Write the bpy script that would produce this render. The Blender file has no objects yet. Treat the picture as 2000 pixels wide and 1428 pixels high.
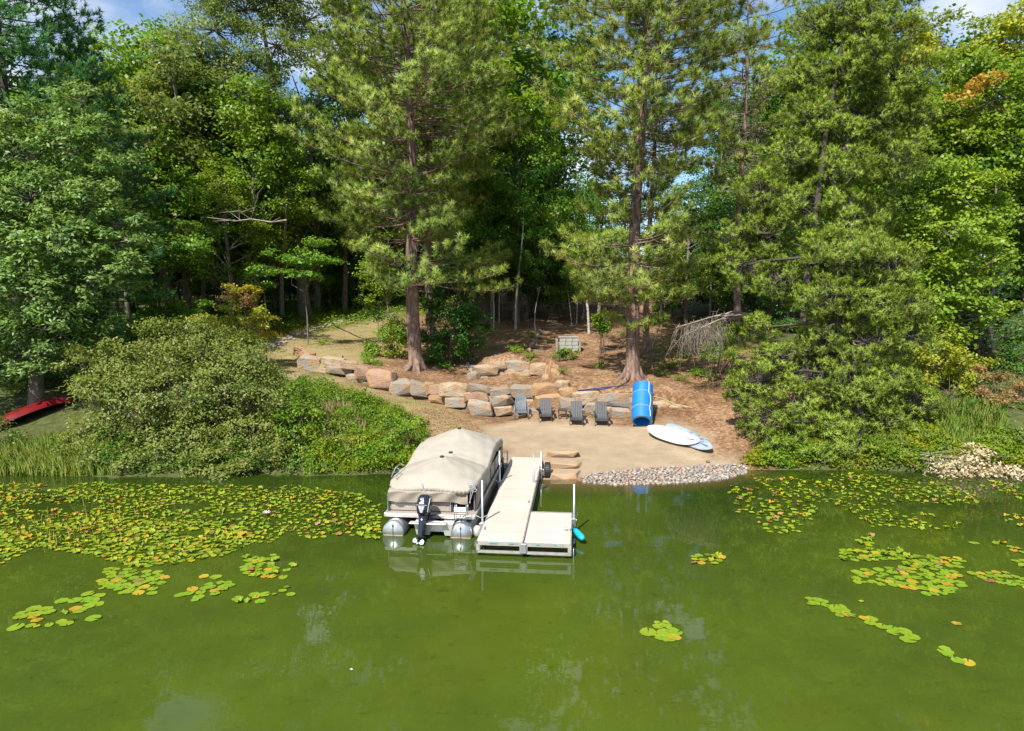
import bpy, math, random
import numpy as np
from mathutils import Vector, Matrix

S = bpy.context.scene
COL = S.collection
rnd = random.Random(7)
RNG = np.random.default_rng(11)

# ------------------------------------------------------------------ camera
FPX = 1333.0                       # focal length in pixels of the 2000 px wide photograph
PITCH = math.radians(5.74)
CAMH = 6.7
cam_d = bpy.data.cameras.new('camera')
cam_d.sensor_width = 36.0
cam_d.lens = 36.0 * FPX / 2000.0
cam_d.clip_start = 0.1
cam_d.clip_end = 3000.0
cam = bpy.data.objects.new('camera', cam_d)
cam.location = (0, 0, CAMH)
cam.rotation_euler = (math.radians(90) - PITCH, 0, 0)
COL.objects.link(cam)
S.camera = cam

# ------------------------------------------------------------------ world, sun, exposure
SUN_EL = math.radians(50)
SUN_TRAVEL = Vector((0.46 * math.cos(SUN_EL), 0.888 * math.cos(SUN_EL), -math.sin(SUN_EL))).normalized()
world = bpy.data.worlds.new('World')
S.world = world
world.use_nodes = True
wn, wl = world.node_tree.nodes, world.node_tree.links
wn.clear()
wo = wn.new('ShaderNodeOutputWorld'); bg = wn.new('ShaderNodeBackground')
sky = wn.new('ShaderNodeTexSky'); sky.sky_type = 'NISHITA'; sky.sun_disc = False
sky.sun_elevation = SUN_EL
sky.sun_rotation = math.radians(207.4)
sky.air_density = 1.0; sky.dust_density = 0.6; sky.ozone_density = 2.0
tc = wn.new('ShaderNodeTexCoord')
mp = wn.new('ShaderNodeMapping'); mp.inputs['Scale'].default_value = (1.0, 1.0, 1.9)
mp.inputs['Location'].default_value = (0.62, 0.1, 0.3)
nz = wn.new('ShaderNodeTexNoise'); nz.inputs['Scale'].default_value = 2.6
nz.inputs['Detail'].default_value = 7; nz.inputs['Roughness'].default_value = 0.55
cr = wn.new('ShaderNodeValToRGB')
cr.color_ramp.elements[0].position = 0.47; cr.color_ramp.elements[0].color = (0, 0, 0, 1)
cr.color_ramp.elements[1].position = 0.63; cr.color_ramp.elements[1].color = (1, 1, 1, 1)
hs = wn.new('ShaderNodeHueSaturation'); hs.inputs['Saturation'].default_value = 1.15
mx = wn.new('ShaderNodeMix'); mx.data_type = 'RGBA'
mx.inputs['B'].default_value = (5.2, 5.4, 5.7, 1)
wl.new(tc.outputs['Generated'], mp.inputs['Vector']); wl.new(mp.outputs['Vector'], nz.inputs['Vector'])
wl.new(nz.outputs['Fac'], cr.inputs['Fac']); wl.new(cr.outputs['Color'], mx.inputs['Factor'])
wl.new(sky.outputs['Color'], hs.inputs['Color']); wl.new(hs.outputs['Color'], mx.inputs['A'])
wl.new(mx.outputs['Result'], bg.inputs['Color'])
bg.inputs['Strength'].default_value = 0.125
wl.new(bg.outputs['Background'], wo.inputs['Surface'])

sun_d = bpy.data.lights.new('sun', 'SUN')
sun_d.energy = 5.0; sun_d.angle = math.radians(0.6); sun_d.color = (1.0, 0.95, 0.86)
sun = bpy.data.objects.new('sun', sun_d)
sun.rotation_euler = SUN_TRAVEL.to_track_quat('-Z', 'Y').to_euler()
sun.location = (-20, -30, 60)
COL.objects.link(sun)
S.view_settings.view_transform = 'Standard'
S.view_settings.look = 'None'
S.view_settings.exposure = 0.62
S.view_settings.gamma = 1.0
S.view_settings.use_curve_mapping = False
try:
    S.cycles.max_bounces = 6; S.cycles.transparent_max_bounces = 8
    S.cycles.sample_clamp_indirect = 4.0
    S.cycles.caustics_reflective = False; S.cycles.caustics_refractive = False
except Exception:
    pass

# ------------------------------------------------------------------ survey helpers (photo pixel -> place)
CT, ST = math.cos(PITCH), math.sin(PITCH)
def ray(px, py):
    u = (714 - py) / FPX; v = (px - 1000) / FPX
    return np.array([v, CT + u * ST, -ST + u * CT])
def PZ(px, py, z):
    d = ray(px, py); t = (z - CAMH) / d[2]
    return np.array([d[0] * t, d[1] * t, z])
def PY(px, py, Y):
    d = ray(px, py); t = Y / d[1]
    return np.array([d[0] * t, Y, CAMH + d[2] * t])
def smooth(t):
    t = np.clip(t, 0, 1); return t * t * (3 - 2 * t)

# ------------------------------------------------------------------ terrain surface
WALL_BASE = [(572, 690, 3.0), (592, 705, 2.75), (628, 728, 2.2), (700, 748, 1.8), (745, 762, 1.6), (800, 774, 1.35), (860, 786, 1.1),
             (940, 812, .72), (1000, 810, .68), (1060, 818, .65), (1150, 820, .65), (1240, 826, .62), (1300, 824, .66), (1345, 828, .7)]
W1 = np.array([PZ(*p) for p in WALL_BASE])
WH = np.array([.3, .5, .8, .75, .85, .75, .85, 1.35, 1.2, 1.3, 1.3, 1.25, .9, .5])
UP_BASE = [(935, 748, 1.85), (960, 745, 1.88), (1010, 742, 1.92), (1060, 748, 1.9), (1092, 762, 1.85)]
W2 = np.array([PZ(*p) for p in UP_BASE])
def wall_y(x): return np.interp(x, W1[:, 0], W1[:, 1])
def wall2_y(x): return np.interp(x, W2[:, 0], W2[:, 1])
def steps(x, y):
    x = np.asarray(x, float); y = np.asarray(y, float)
    h = np.interp(x, W1[:, 0], WH) * smooth((x - W1[0, 0] + 1.2) / 1.2) * smooth((W1[-1, 0] + 1.6 - x) / 1.6)
    d = y - wall_y(x) - 0.6
    s1 = h * smooth(d / 0.45) * (1 - smooth((d - 1.5) / 9))
    h2 = 0.85 * smooth((x - W2[0, 0] + .5) / .8) * smooth((W2[-1, 0] + .6 - x) / .9)
    d2 = y - wall2_y(x) - 0.2
    s2 = h2 * smooth(d2 / 0.4) * (1 - smooth((d2 - 1.0) / 6))
    return s1 + s2
CP = []
for px in (-700, -400, -200, 0, 200, 400, 600, 800): CP.append(tuple(PZ(px, 928, 0)))
CP += [tuple(PZ(*p)) for p in [(900, 930, 0), (1000, 934, -.02), (1070, 938, 0), (1140, 941, 0), (1200, 939, 0), (1300, 937, 0), (1380, 931, 0), (1430, 920, 0),
       (1500, 917, 0), (1600, 917, 0), (1800, 926, 0), (2000, 925, 0), (2300, 925, 0), (2700, 925, 0),
       (1100, 900, .16), (1250, 890, .2), (1400, 900, .17), (1100, 860, .42), (1300, 860, .45), (1050, 830, .6), (1200, 832, .62), (960, 834, .62),
       (1400, 832, .95), (1470, 870, .6), (900, 850, .5), (850, 880, .3), (700, 850, .85), (600, 850, 1.0), (620, 800, 1.4), (780, 800, 1.1), (300, 860, 1.0), (0, 850, .8),
       (-300, 850, .8), (850, 800, 1.0), (750, 775, 1.4), (650, 742, 1.9), (560, 710, 2.45), (510, 695, 2.75), (600, 655, 3.6), (700, 628, 4.5), (780, 606, 5.3),
       (400, 700, 3.0), (200, 740, 2.4), (0, 740, 2.4), (300, 650, 4.2), (100, 650, 4.0), (450, 640, 4.4),
       (700, 680, 3.2), (640, 690, 2.95), (810, 722, 2.35), (900, 735, 2.1), (1010, 765, 1.75), (1100, 772, 1.75), (1200, 765, 1.85), (1290, 790, 1.45),
       (1000, 690, 3.1), (1050, 655, 3.9), (950, 660, 3.7), (1110, 705, 2.85), (1110, 660, 3.8), (1200, 705, 2.9), (1230, 742, 2.3), (1320, 755, 2.2),
       (1350, 705, 3.0), (1400, 785, 1.6), (1450, 830, 1.15), (1500, 880, .5), (1550, 780, 2.0), (1700, 850, 1.0), (1700, 760, 2.3), (1900, 830, 1.3),
       (1950, 750, 2.6), (2200, 800, 1.8), (1950, 680, 4.0), (1500, 690, 3.2), (870, 640, 4.2), (1150, 640, 4.2), (1250, 640, 4.2)]]
CP += [(x, 62, 5.0) for x in (-60, -30, 0, 30, 60)] + [(-40, 80, 6.0), (-15, 80, 6.2), (5, 78, 7.0), (30, 80, 8.0), (60, 80, 8.0)]
CP += [(-60, 105, 8), (-20, 105, 8.5), (8, 95, 11.3), (30, 95, 11.3), (60, 105, 11)] + [(x, 140, 12.5) for x in (-90, -30, 30, 90)]
CP += [(-60, 33, 1.4), (-60, 45, 3), (60, 33, 1.4), (60, 45, 3.2)]
CP = np.array(CP)
def _tps(r2): return 0.5 * r2 * np.log(r2 + 1e-9)
_cx = CP[:, :2]; _tz = CP[:, 2] - steps(CP[:, 0], CP[:, 1])
_d2 = ((_cx[:, None] - _cx[None]) ** 2).sum(-1)
_n = len(CP)
_A = np.zeros((_n + 3, _n + 3)); _A[:_n, :_n] = _tps(_d2) + np.eye(_n) * 1.5
_A[:_n, _n] = 1; _A[:_n, _n + 1:] = _cx; _A[_n, :_n] = 1; _A[_n + 1:, :_n] = _cx.T
_w = np.linalg.solve(_A, np.concatenate([_tz, np.zeros(3)]))
def vnoise(x, y, s, seed=0):
    x = np.asarray(x, float) * s; y = np.asarray(y, float) * s
    xi = np.floor(x).astype(np.int64); yi = np.floor(y).astype(np.int64)
    fx = x - xi; fy = y - yi; fx = fx * fx * (3 - 2 * fx); fy = fy * fy * (3 - 2 * fy)
    def h(a, b):
        v = np.sin(a * 127.1 + b * 311.7 + seed * 74.7) * 43758.5453
        return v - np.floor(v)
    return (h(xi, yi) * (1 - fx) + h(xi + 1, yi) * fx) * (1 - fy) + (h(xi, yi + 1) * (1 - fx) + h(xi + 1, yi + 1) * fx) * fy
SHORE_X = CP[:22, 0]; SHORE_Y = CP[:22, 1]
_o = np.argsort(SHORE_X); SHORE_X = SHORE_X[_o]; SHORE_Y = SHORE_Y[_o]
def gz(x, y):
    x = np.atleast_1d(np.asarray(x, float)); y = np.atleast_1d(np.asarray(y, float))
    sh = x.shape; xf = x.ravel(); yf = y.ravel(); out = np.empty(xf.shape)
    for i in range(0, len(xf), 20000):
        a = np.clip(xf[i:i + 20000], -75, 75); b = np.clip(yf[i:i + 20000], 16, 142)
        d2 = (a[:, None] - _cx[None, :, 0]) ** 2 + (b[:, None] - _cx[None, :, 1]) ** 2
        out[i:i + 20000] = _tps(d2) @ _w[:_n] + _w[_n] + a * _w[_n + 1] + b * _w[_n + 2]
    out = out + steps(xf, yf)
    ys = np.interp(xf, SHORE_X, SHORE_Y) + ((vnoise(xf, xf * 0, .8, 21) - .5) * 1.1 + (vnoise(xf, xf * 0, 2.7, 22) - .5) * .4) * (1 - smooth((xf + 3) / 2) * smooth((11.5 - xf) / 2))
    off = ys - yf                                     # metres out from the bank
    lake = -0.22 * np.clip(off, 0, 3) - 0.12 * np.clip(off - 3, 0, 12)
    out = np.where(off > 0, lake, np.maximum(out, 0.10 * np.clip(-off, 0, 1.0)))
    rough = (vnoise(xf, yf, .35, 1) - .5) * .25 + (vnoise(xf, yf, 1.3, 2) - .5) * .08
    beach = smooth((ys + 10.5 - yf) / 2) * smooth((xf + 3.5) / 2) * smooth((10.5 - xf) / 2)
    out = out + rough * (1 - .92 * beach) * smooth((yf - ys) / 2)
    out = out + np.where(yf > 140, 0, 0)
    return out.reshape(sh)
def gz1(x, y): return float(gz(x, y)[0])
def G(px, py, lift=0.0):
    """point where the line of sight of a photo pixel meets the ground"""
    d = ray(px, py)
    Y = np.arange(19, 140, .1); t = Y / d[1]
    zz = CAMH + d[2] * t; g = gz(d[0] * t, Y)
    i = np.argmax(g >= zz) if (g >= zz).any() else len(Y) - 1
    return np.array([d[0] * t[i], Y[i], g[i] + lift])

# ------------------------------------------------------------------ object helpers
def link(o, parent=None):
    COL.objects.link(o)
    if parent is not None: o.parent = parent
    return o
def tag(o, label=None, cat=None, group=None, kind=None):
    if label: o['label'] = label
    if cat: o['category'] = cat
    if group: o['group'] = group
    if kind: o['kind'] = kind
    return o
def empty(name, loc=(0, 0, 0), rz=0.0):
    o = bpy.data.objects.new(name, None); o.empty_display_size = .3
    o.location = loc; o.rotation_euler = (0, 0, rz)
    return link(o)
def copy_tree(o, parent=None, kids=None):
    c = o.copy(); link(c); c.parent = parent
    for ch in list(o.children): copy_tree(ch, c)
    return c
class FV(np.ndarray):
    'vertex array that also carries shading normals and a tone per vertex'
def fv(V, N, tone):
    o = np.ascontiguousarray(V, np.float32).view(FV); o.N = N; o.tone = tone; return o
def mesh_np(name, V, quads=None, tris=None, smooth_=False):
    me = bpy.data.meshes.new(name); extra = (V.N, V.tone) if getattr(V, 'N', None) is not None else None
    V = np.asarray(V, np.float32).reshape(-1, 3)
    L = []; st = []; n = 0
    if quads is not None and len(quads):
        q = np.asarray(quads, np.int32).reshape(-1, 4); L.append(q.ravel()); st.append(np.arange(len(q)) * 4); n = len(q) * 4
    if tris is not None and len(tris):
        t = np.asarray(tris, np.int32).reshape(-1, 3); L.append(t.ravel()); st.append(n + np.arange(len(t)) * 3)
    L = np.concatenate(L); st = np.concatenate(st).astype(np.int32)
    me.vertices.add(len(V)); me.vertices.foreach_set('co', V.ravel())
    me.loops.add(len(L)); me.loops.foreach_set('vertex_index', L)
    me.polygons.add(len(st)); me.polygons.foreach_set('loop_start', st)
    me.update(calc_edges=True)
    if smooth_: me.polygons.foreach_set('use_smooth', np.ones(len(st), bool))
    if extra is not None:
        a = me.attributes.new('custom_normal', 'FLOAT_VECTOR', 'POINT'); a.data.foreach_set('vector', np.ascontiguousarray(extra[0], np.float32).ravel())
        a = me.attributes.new('tone', 'FLOAT', 'POINT'); a.data.foreach_set('value', np.ascontiguousarray(extra[1], np.float32).ravel())
    return me
def obj(name, me, mat=None, parent=None, loc=None, rot=None):
    o = bpy.data.objects.new(name, me)
    if mat is not None and len(me.materials) == 0: me.materials.append(mat)
    if loc is not None: o.location = loc
    if rot is not None: o.rotation_euler = rot
    return link(o, parent)

class MB:
    """collects simple shapes into one mesh"""
    def __init__(self): self.v = []; self.f = []
    def add(self, vs, fs):
        b = len(self.v); self.v += [tuple(map(float, p)) for p in vs]; self.f += [tuple(b + i for i in f) for f in fs]; return self
    def box(self, c, s, M=None, bev=0.0):
        x, y, z = s[0] / 2, s[1] / 2, s[2] / 2
        if bev <= 0:
            vs = [Vector((i * x, j * y, k * z)) for k in (-1, 1) for j in (-1, 1) for i in (-1, 1)]
            fs = [(0, 2, 3, 1), (4, 5, 7, 6), (0, 1, 5, 4), (2, 6, 7, 3), (0, 4, 6, 2), (1, 3, 7, 5)]
        else:
            b = min(bev, x * .9, y * .9, z * .9); vs = []; fs = []
            for k, zz, ins in ((0, -z, b), (1, -z + b, 0), (2, z - b, 0), (3, z, b)):
                X, Y_ = x - ins, y - ins
                c2 = b if ins == 0 else b * .6
                vs += [Vector(p) for p in ((-X, -Y_ + c2, zz), (-X + c2, -Y_, zz), (X - c2, -Y_, zz), (X, -Y_ + c2, zz), (X, Y_ - c2, zz), (X - c2, Y_, zz), (-X + c2, Y_, zz), (-X, Y_ - c2, zz))]
            for k in range(3):
                for i in range(8): fs.append((k * 8 + i, k * 8 + (i + 1) % 8, k * 8 + 8 + (i + 1) % 8, k * 8 + 8 + i))
            fs.append(tuple(reversed(range(8)))); fs.append(tuple(range(24, 32)))
        if M is not None: vs = [M @ p for p in vs]
        c = Vector(c)
        return self.add([p + c for p in vs], fs)
    def tube(self, pts, rad, n=8, caps=True):
        pts = [Vector(p) for p in pts]
        if not hasattr(rad, '__len__'): rad = [rad] * len(pts)
        vs = []; fs = []; prev = None
        for i, p in enumerate(pts):
            d = (pts[min(i + 1, len(pts) - 1)] - pts[max(i - 1, 0)])
            d = d.normalized() if d.length > 1e-9 else Vector((0, 0, 1))
            a = prev if prev is not None else (Vector((1, 0, 0)) if abs(d.x) < .9 else Vector((0, 1, 0)))
            u = (a - d * a.dot(d)).normalized(); w = d.cross(u); prev = u
            for k in range(n):
                t = 2 * math.pi * k / n; vs.append(p + (u * math.cos(t) + w * math.sin(t)) * rad[i])
        for i in range(len(pts) - 1):
            for k in range(n): fs.append((i * n + k, i * n + (k + 1) % n, (i + 1) * n + (k + 1) % n, (i + 1) * n + k))
        if caps: fs.append(tuple(reversed(range(n)))); fs.append(tuple(range((len(pts) - 1) * n, len(pts) * n)))
        return self.add(vs, fs)
    def grid(self, fn, nu, nv, close_u=False):
        vs = [fn(i / nu, j / nv) for j in range(nv + 1) for i in range(nu + 1)]
        fs = [(j * (nu + 1) + i, j * (nu + 1) + i + 1, (j + 1) * (nu + 1) + i + 1, (j + 1) * (nu + 1) + i) for j in range(nv) for i in range(nu)]
        return self.add(vs, fs)
    def prism(self, poly, z0, z1, M=None):
        n = len(poly); vs = [Vector((p[0], p[1], z0)) for p in poly] + [Vector((p[0], p[1], z1)) for p in poly]
        fs = [tuple(reversed(range(n))), tuple(range(n, 2 * n))] + [(i, (i + 1) % n, n + (i + 1) % n, n + i) for i in range(n)]
        if M is not None: vs = [M @ p for p in vs]
        return self.add(vs, fs)
    def mesh(self, name, smooth_=False):
        me = bpy.data.meshes.new(name); me.from_pydata(self.v, [], self.f); me.update()
        if smooth_: me.polygons.foreach_set('use_smooth', np.ones(len(me.polygons), bool))
        return me
    def build(self, name, mat, parent=None, loc=None, rot=None, smooth_=False):
        return obj(name, self.mesh(name, smooth_), mat, parent, loc, rot)

# ------------------------------------------------------------------ materials
def new_mat(name):
    m = bpy.data.materials.new(name); m.use_nodes = True
    n, l = m.node_tree.nodes, m.node_tree.links
    return m, n, l, n['Principled BSDF']
def ramp(n, stops, interp='LINEAR'):
    r = n.new('ShaderNodeValToRGB'); r.color_ramp.interpolation = interp
    e = r.color_ramp.elements
    e[0].position = stops[0][0]; e[0].color = (*stops[0][1], 1)
    e[1].position = stops[-1][0]; e[1].color = (*stops[-1][1], 1)
    for p, c in stops[1:-1]:
        k = e.new(p); k.color = (*c, 1)
    return r
def noise(n, l, scale, detail=4, rough=.55, coord='Object', stretch=None):
    t = n.new('ShaderNodeTexCoord'); z = n.new('ShaderNodeTexNoise')
    z.inputs['Scale'].default_value = scale; z.inputs['Detail'].default_value = detail; z.inputs['Roughness'].default_value = rough
    if stretch:
        m = n.new('ShaderNodeMapping'); m.inputs['Scale'].default_value = stretch
        l.new(t.outputs[coord], m.inputs['Vector']); l.new(m.outputs['Vector'], z.inputs['Vector'])
    else: l.new(t.outputs[coord], z.inputs['Vector'])
    return z
def mixc(n, l, fac, a, b, mode='MIX'):
    m = n.new('ShaderNodeMix'); m.data_type = 'RGBA'; m.blend_type = mode
    for s, v in (('Factor', fac), ('A', a), ('B', b)):
        if hasattr(v, 'is_output'): l.new(v, m.inputs[s])
        elif s == 'Factor': m.inputs[s].default_value = v
        else: m.inputs[s].default_value = (*v, 1)
    return m.outputs['Result']
def bump(n, l, h, strength, dist, bsdf):
    b = n.new('ShaderNodeBump'); b.inputs['Strength'].default_value = strength; b.inputs['Distance'].default_value = dist
    l.new(h, b.inputs['Height']); l.new(b.outputs['Normal'], bsdf.inputs['Normal']); return b
def plain(name, c1, c2=None, scale=6, rough=.6, metal=0.0, bmp=0.0, bscale=30, stretch=None, spec=.5):
    m, n, l, b = new_mat(name)
    c2 = c2 or tuple(x * .75 for x in c1)
    z = noise(n, l, scale, 5, stretch=stretch)
    r = ramp(n, [(.35, c2), (.65, c1)]); l.new(z.outputs['Fac'], r.inputs['Fac'])
    l.new(r.outputs['Color'], b.inputs['Base Color'])
    b.inputs['Roughness'].default_value = rough; b.inputs['Metallic'].default_value = metal
    b.inputs['Specular IOR Level'].default_value = spec
    if bmp: z2 = noise(n, l, bscale, 4, stretch=stretch); bump(n, l, z2.outputs['Fac'], bmp, .02, b)
    return m
def leaf_mat(name, cols, trans=.35, rough=.5, patch=None, pscale=.5, spec=.35, tone=None):
    if tone is None: tone = name.split('_')[0] in ('needle', 'oak', 'maple', 'shrub', 'green')
    """per-leaf colour from the island, broad patches of a second tint"""
    m, n, l, b = new_mat(name)
    g = n.new('ShaderNodeNewGeometry')
    k = len(cols); r = ramp(n, [(i / (k - 1) if k > 1 else 0, c) for i, c in enumerate(cols)])
    if tone:
        ta = n.new('ShaderNodeAttribute'); ta.attribute_name = 'tone'; m1 = n.new('ShaderNodeMath'); m1.operation = 'MULTIPLY'; m1.inputs[1].default_value = .4
        m2 = n.new('ShaderNodeMath'); m2.operation = 'MULTIPLY_ADD'; m2.inputs[1].default_value = .6
        l.new(g.outputs['Random Per Island'], m1.inputs[0]); l.new(ta.outputs['Fac'], m2.inputs[0]); l.new(m1.outputs[0], m2.inputs[2]); l.new(m2.outputs[0], r.inputs['Fac'])
    else: l.new(g.outputs['Random Per Island'], r.inputs['Fac'])
    col = r.outputs['Color']
    if patch is not None:
        z = noise(n, l, pscale, 3); pr = ramp(n, [(.45, (0, 0, 0)), (.62, (1, 1, 1))]); l.new(z.outputs['Fac'], pr.inputs['Fac'])
        mm = n.new('ShaderNodeMath'); mm.operation = 'MULTIPLY'; mm.inputs[1].default_value = .75; l.new(pr.outputs['Color'], mm.inputs[0])
        col = mixc(n, l, mm.outputs[0], col, patch)
    oi = n.new('ShaderNodeObjectInfo'); hv = n.new('ShaderNodeHueSaturation')
    mr = n.new('ShaderNodeMapRange'); mr.inputs['To Min'].default_value = .478; mr.inputs['To Max'].default_value = .515
    l.new(oi.outputs['Random'], mr.inputs['Value']); l.new(mr.outputs['Result'], hv.inputs['Hue']); l.new(col, hv.inputs['Color'])
    col = hv.outputs['Color']
    l.new(col, b.inputs['Base Color']); b.inputs['Roughness'].default_value = rough; b.inputs['Specular IOR Level'].default_value = spec
    t = n.new('ShaderNodeBsdfTranslucent')
    tcn = mixc(n, l, 1.0, col, (1.25, 1.2, .6), 'MULTIPLY'); l.new(tcn, t.inputs['Color'])
    ms = n.new('ShaderNodeMixShader'); ms.inputs['Fac'].default_value = trans
    l.new(b.outputs['BSDF'], ms.inputs[1]); l.new(t.outputs['BSDF'], ms.inputs[2])
    l.new(ms.outputs['Shader'], n['Material Output'].inputs['Surface'])
    return m

M = {}
M['bark_pine'] = plain('bark_pine', (.30, .19, .145), (.10, .065, .05), 3, .9, bmp=.9, bscale=9, stretch=(3, 3, .6))
M['bark_grey'] = plain('bark_grey', (.24, .20, .16), (.10, .085, .07), 4, .9, bmp=.7, bscale=12, stretch=(3, 3, .6))
M['bark_dark'] = plain('bark_dark', (.10, .08, .065), (.04, .033, .028), 4, .9, bmp=.6, bscale=12, stretch=(3, 3, .6))
M['bark_pole'] = plain('bark_pole', (.40, .36, .30), (.20, .17, .14), 4, .9, bmp=.4, stretch=(3, 3, .6))
M['bark_birch'] = plain('bark_birch', (.62, .58, .50), (.16, .13, .11), 5, .7, bmp=.3, stretch=(.6, .6, 4))
M['twig_grey'] = plain('twig_grey', (.36, .30, .25), (.20, .16, .13), 4, .9)
M['twig_brown'] = plain('twig_brown', (.20, .14, .10), (.11, .08, .06), 4, .9)
M['needle_red'] = leaf_mat('needle_red', [(.08, .13, .025), (.19, .27, .045), (.31, .40, .07), (.42, .50, .11), (.45, .36, .14)], .3, .5, (.16, .23, .05), .35)
M['needle_jack'] = leaf_mat('needle_jack', [(.08, .155, .022), (.16, .28, .035), (.27, .42, .05), (.41, .52, .11)], .35, .5, (.16, .25, .035), .5)
M['needle_white'] = leaf_mat('needle_white', [(.045, .14, .055), (.10, .25, .08), (.16, .32, .09)], .3, .5, (.12, .26, .06), .4)
M['oak'] = leaf_mat('oak', [(.07, .15, .045), (.14, .25, .06), (.24, .35, .09), (.42, .48, .20)], .35, .5, (.17, .29, .05), .5, .4)
M['oak_mid'] = leaf_mat('oak_mid', [(.09, .14, .025), (.16, .22, .045), (.24, .29, .08), (.34, .34, .12)], .4, .45, (.14, .22, .03), .3, .4)
M['maple'] = leaf_mat('maple', [(.05, .14, .018), (.10, .24, .025), (.17, .33, .03), (.27, .40, .04)], .4, .45, (.20, .28, .02), .25)
M['maple_dark'] = leaf_mat('maple_dark', [(.04, .11, .02), (.075, .185, .03), (.13, .27, .04)], .4, .45, (.10, .22, .03), .3)
M['maple_mid'] = leaf_mat('maple_mid', [(.035, .10, .015), (.065, .16, .02), (.11, .23, .03)], .35, .45, (.09, .2, .02), .4)
M['maple_yellow'] = leaf_mat('maple_yellow', [(.14, .22, .02), (.24, .33, .025), (.33, .39, .035), (.40, .40, .04)], .4, .45, (.22, .33, .03), .3)
M['maple_gold'] = leaf_mat('maple_gold', [(.24, .30, .025), (.40, .40, .03), (.50, .42, .04), (.5, .32, .05)], .4, .45, (.20, .30, .03), .3)
M['leaf_orange'] = leaf_mat('leaf_orange', [(.40, .22, .05), (.50, .28, .07), (.42, .36, .08)], .35, .5)
M['shrub'] = leaf_mat('shrub', [(.07, .135, .022), (.13, .21, .035), (.22, .29, .06), (.34, .36, .13)], .38, .5, (.20, .25, .055), .45)
M['green_shrub'] = leaf_mat('green_shrub', [(.05, .13, .015), (.10, .23, .02), (.17, .32, .03), (.25, .37, .03)], .4, .45, (.28, .32, .02), .8)
M['shrub_red'] = leaf_mat('shrub_red', [(.20, .17, .04), (.30, .20, .08), (.38, .18, .10), (.16, .22, .03)], .35, .5)
M['grass'] = leaf_mat('grass', [(.12, .22, .02), (.20, .30, .03), (.28, .33, .05), (.36, .33, .09)], .4, .5, (.16, .28, .02), .8)
M['grass_yellow'] = leaf_mat('grass_yellow', [(.30, .32, .03), (.40, .36, .04), (.30, .34, .04), (.42, .32, .10)], .4, .5)
M['grass_dry'] = leaf_mat('grass_dry', [(.40, .31, .17), (.34, .28, .12), (.28, .28, .08), (.46, .34, .18)], .3, .6)
M['dead_leaf'] = leaf_mat('dead_leaf', [(.45, .40, .24), (.60, .52, .34), (.68, .60, .44), (.52, .36, .20), (.45, .48, .25)], .25, .6)
M['dry_twig_needles'] = leaf_mat('dry_twig_needles', [(.30, .27, .20), (.38, .34, .27), (.25, .26, .13)], .2, .7)
M['litter'] = leaf_mat('litter', [(.30, .17, .08), (.42, .26, .14), (.50, .34, .21), (.22, .12, .06)], .15, .7)

def stone_mat():
    m, n, l, b = new_mat('boulder_stone')
    oi = n.new('ShaderNodeObjectInfo')
    r = ramp(n, [(0, (.30, .295, .265)), (.2, (.38, .30, .22)), (.38, (.41, .255, .135)), (.52, (.24, .245, .23)), (.7, (.35, .23, .175)), (.85, (.43, .36, .27)), (1, (.43, .36, .27))], 'CONSTANT')
    l.new(oi.outputs['Random'], r.inputs['Fac'])
    z = noise(n, l, 2.2, 6, .6); a = ramp(n, [(.4, (0, 0, 0)), (.62, (1, 1, 1))]); l.new(z.outputs['Fac'], a.inputs['Fac'])
    c = mixc(n, l, a.outputs['Color'], r.outputs['Color'], (.40, .23, .10))
    z2 = noise(n, l, 3.3, 6, .65); a2 = ramp(n, [(.54, (0, 0, 0)), (.70, (.8, .8, .8))]); l.new(z2.outputs['Fac'], a2.inputs['Fac'])
    c = mixc(n, l, a2.outputs['Color'], c, (.18, .19, .18))
    z3 = noise(n, l, 16, 5, .7); a3 = ramp(n, [(.28, (.5, .48, .45)), (.5, (1.08, 1.08, 1.08))]); l.new(z3.outputs['Fac'], a3.inputs['Fac'])
    c = mixc(n, l, 1.0, c, a3.outputs['Color'], 'MULTIPLY')
    l.new(c, b.inputs['Base Color']); b.inputs['Roughness'].default_value = .85
    z4 = noise(n, l, 7, 8, .72, stretch=(1, 1, 2.2)); bump(n, l, z4.outputs['Fac'], 1.0, .09, b)
    return m
M['stone'] = stone_mat()
def cobble_mat():
    m, n, l, b = new_mat('cobble_stone')
    g = n.new('ShaderNodeObjectInfo'); g2 = n.new('ShaderNodeNewGeometry')
    ad = n.new('ShaderNodeMath'); ad.operation = 'ADD'; fr = n.new('ShaderNodeMath'); fr.operation = 'FRACT'
    l.new(g.outputs['Random'], ad.inputs[0]); l.new(g2.outputs['Random Per Island'], ad.inputs[1]); l.new(ad.outputs[0], fr.inputs[0])
    r = ramp(n, [(0, (.31, .285, .25)), (.2, (.20, .19, .175)), (.35, (.33, .22, .155)), (.55, (.40, .37, .33)), (.7, (.32, .22, .17)), (.85, (.17, .165, .16)), (1, (.42, .37, .30))])
    l.new(fr.outputs[0], r.inputs['Fac'])
    z = noise(n, l, 14, 4); a = ramp(n, [(.3, (.75, .75, .75)), (.7, (1.1, 1.1, 1.1))]); l.new(z.outputs['Fac'], a.inputs['Fac'])
    l.new(mixc(n, l, 1.0, r.outputs['Color'], a.outputs['Color'], 'MULTIPLY'), b.inputs['Base Color']); b.inputs['Roughness'].default_value = .7
    return m
M['cobble'] = cobble_mat()
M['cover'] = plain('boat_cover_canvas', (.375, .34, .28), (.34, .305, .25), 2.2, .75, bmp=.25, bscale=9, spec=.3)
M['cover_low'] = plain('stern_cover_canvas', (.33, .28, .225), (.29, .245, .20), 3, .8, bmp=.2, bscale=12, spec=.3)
M['tan_panel'] = plain('tan_fence_panel', (.38, .32, .27), (.34, .29, .24), 3, .5)
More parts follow.
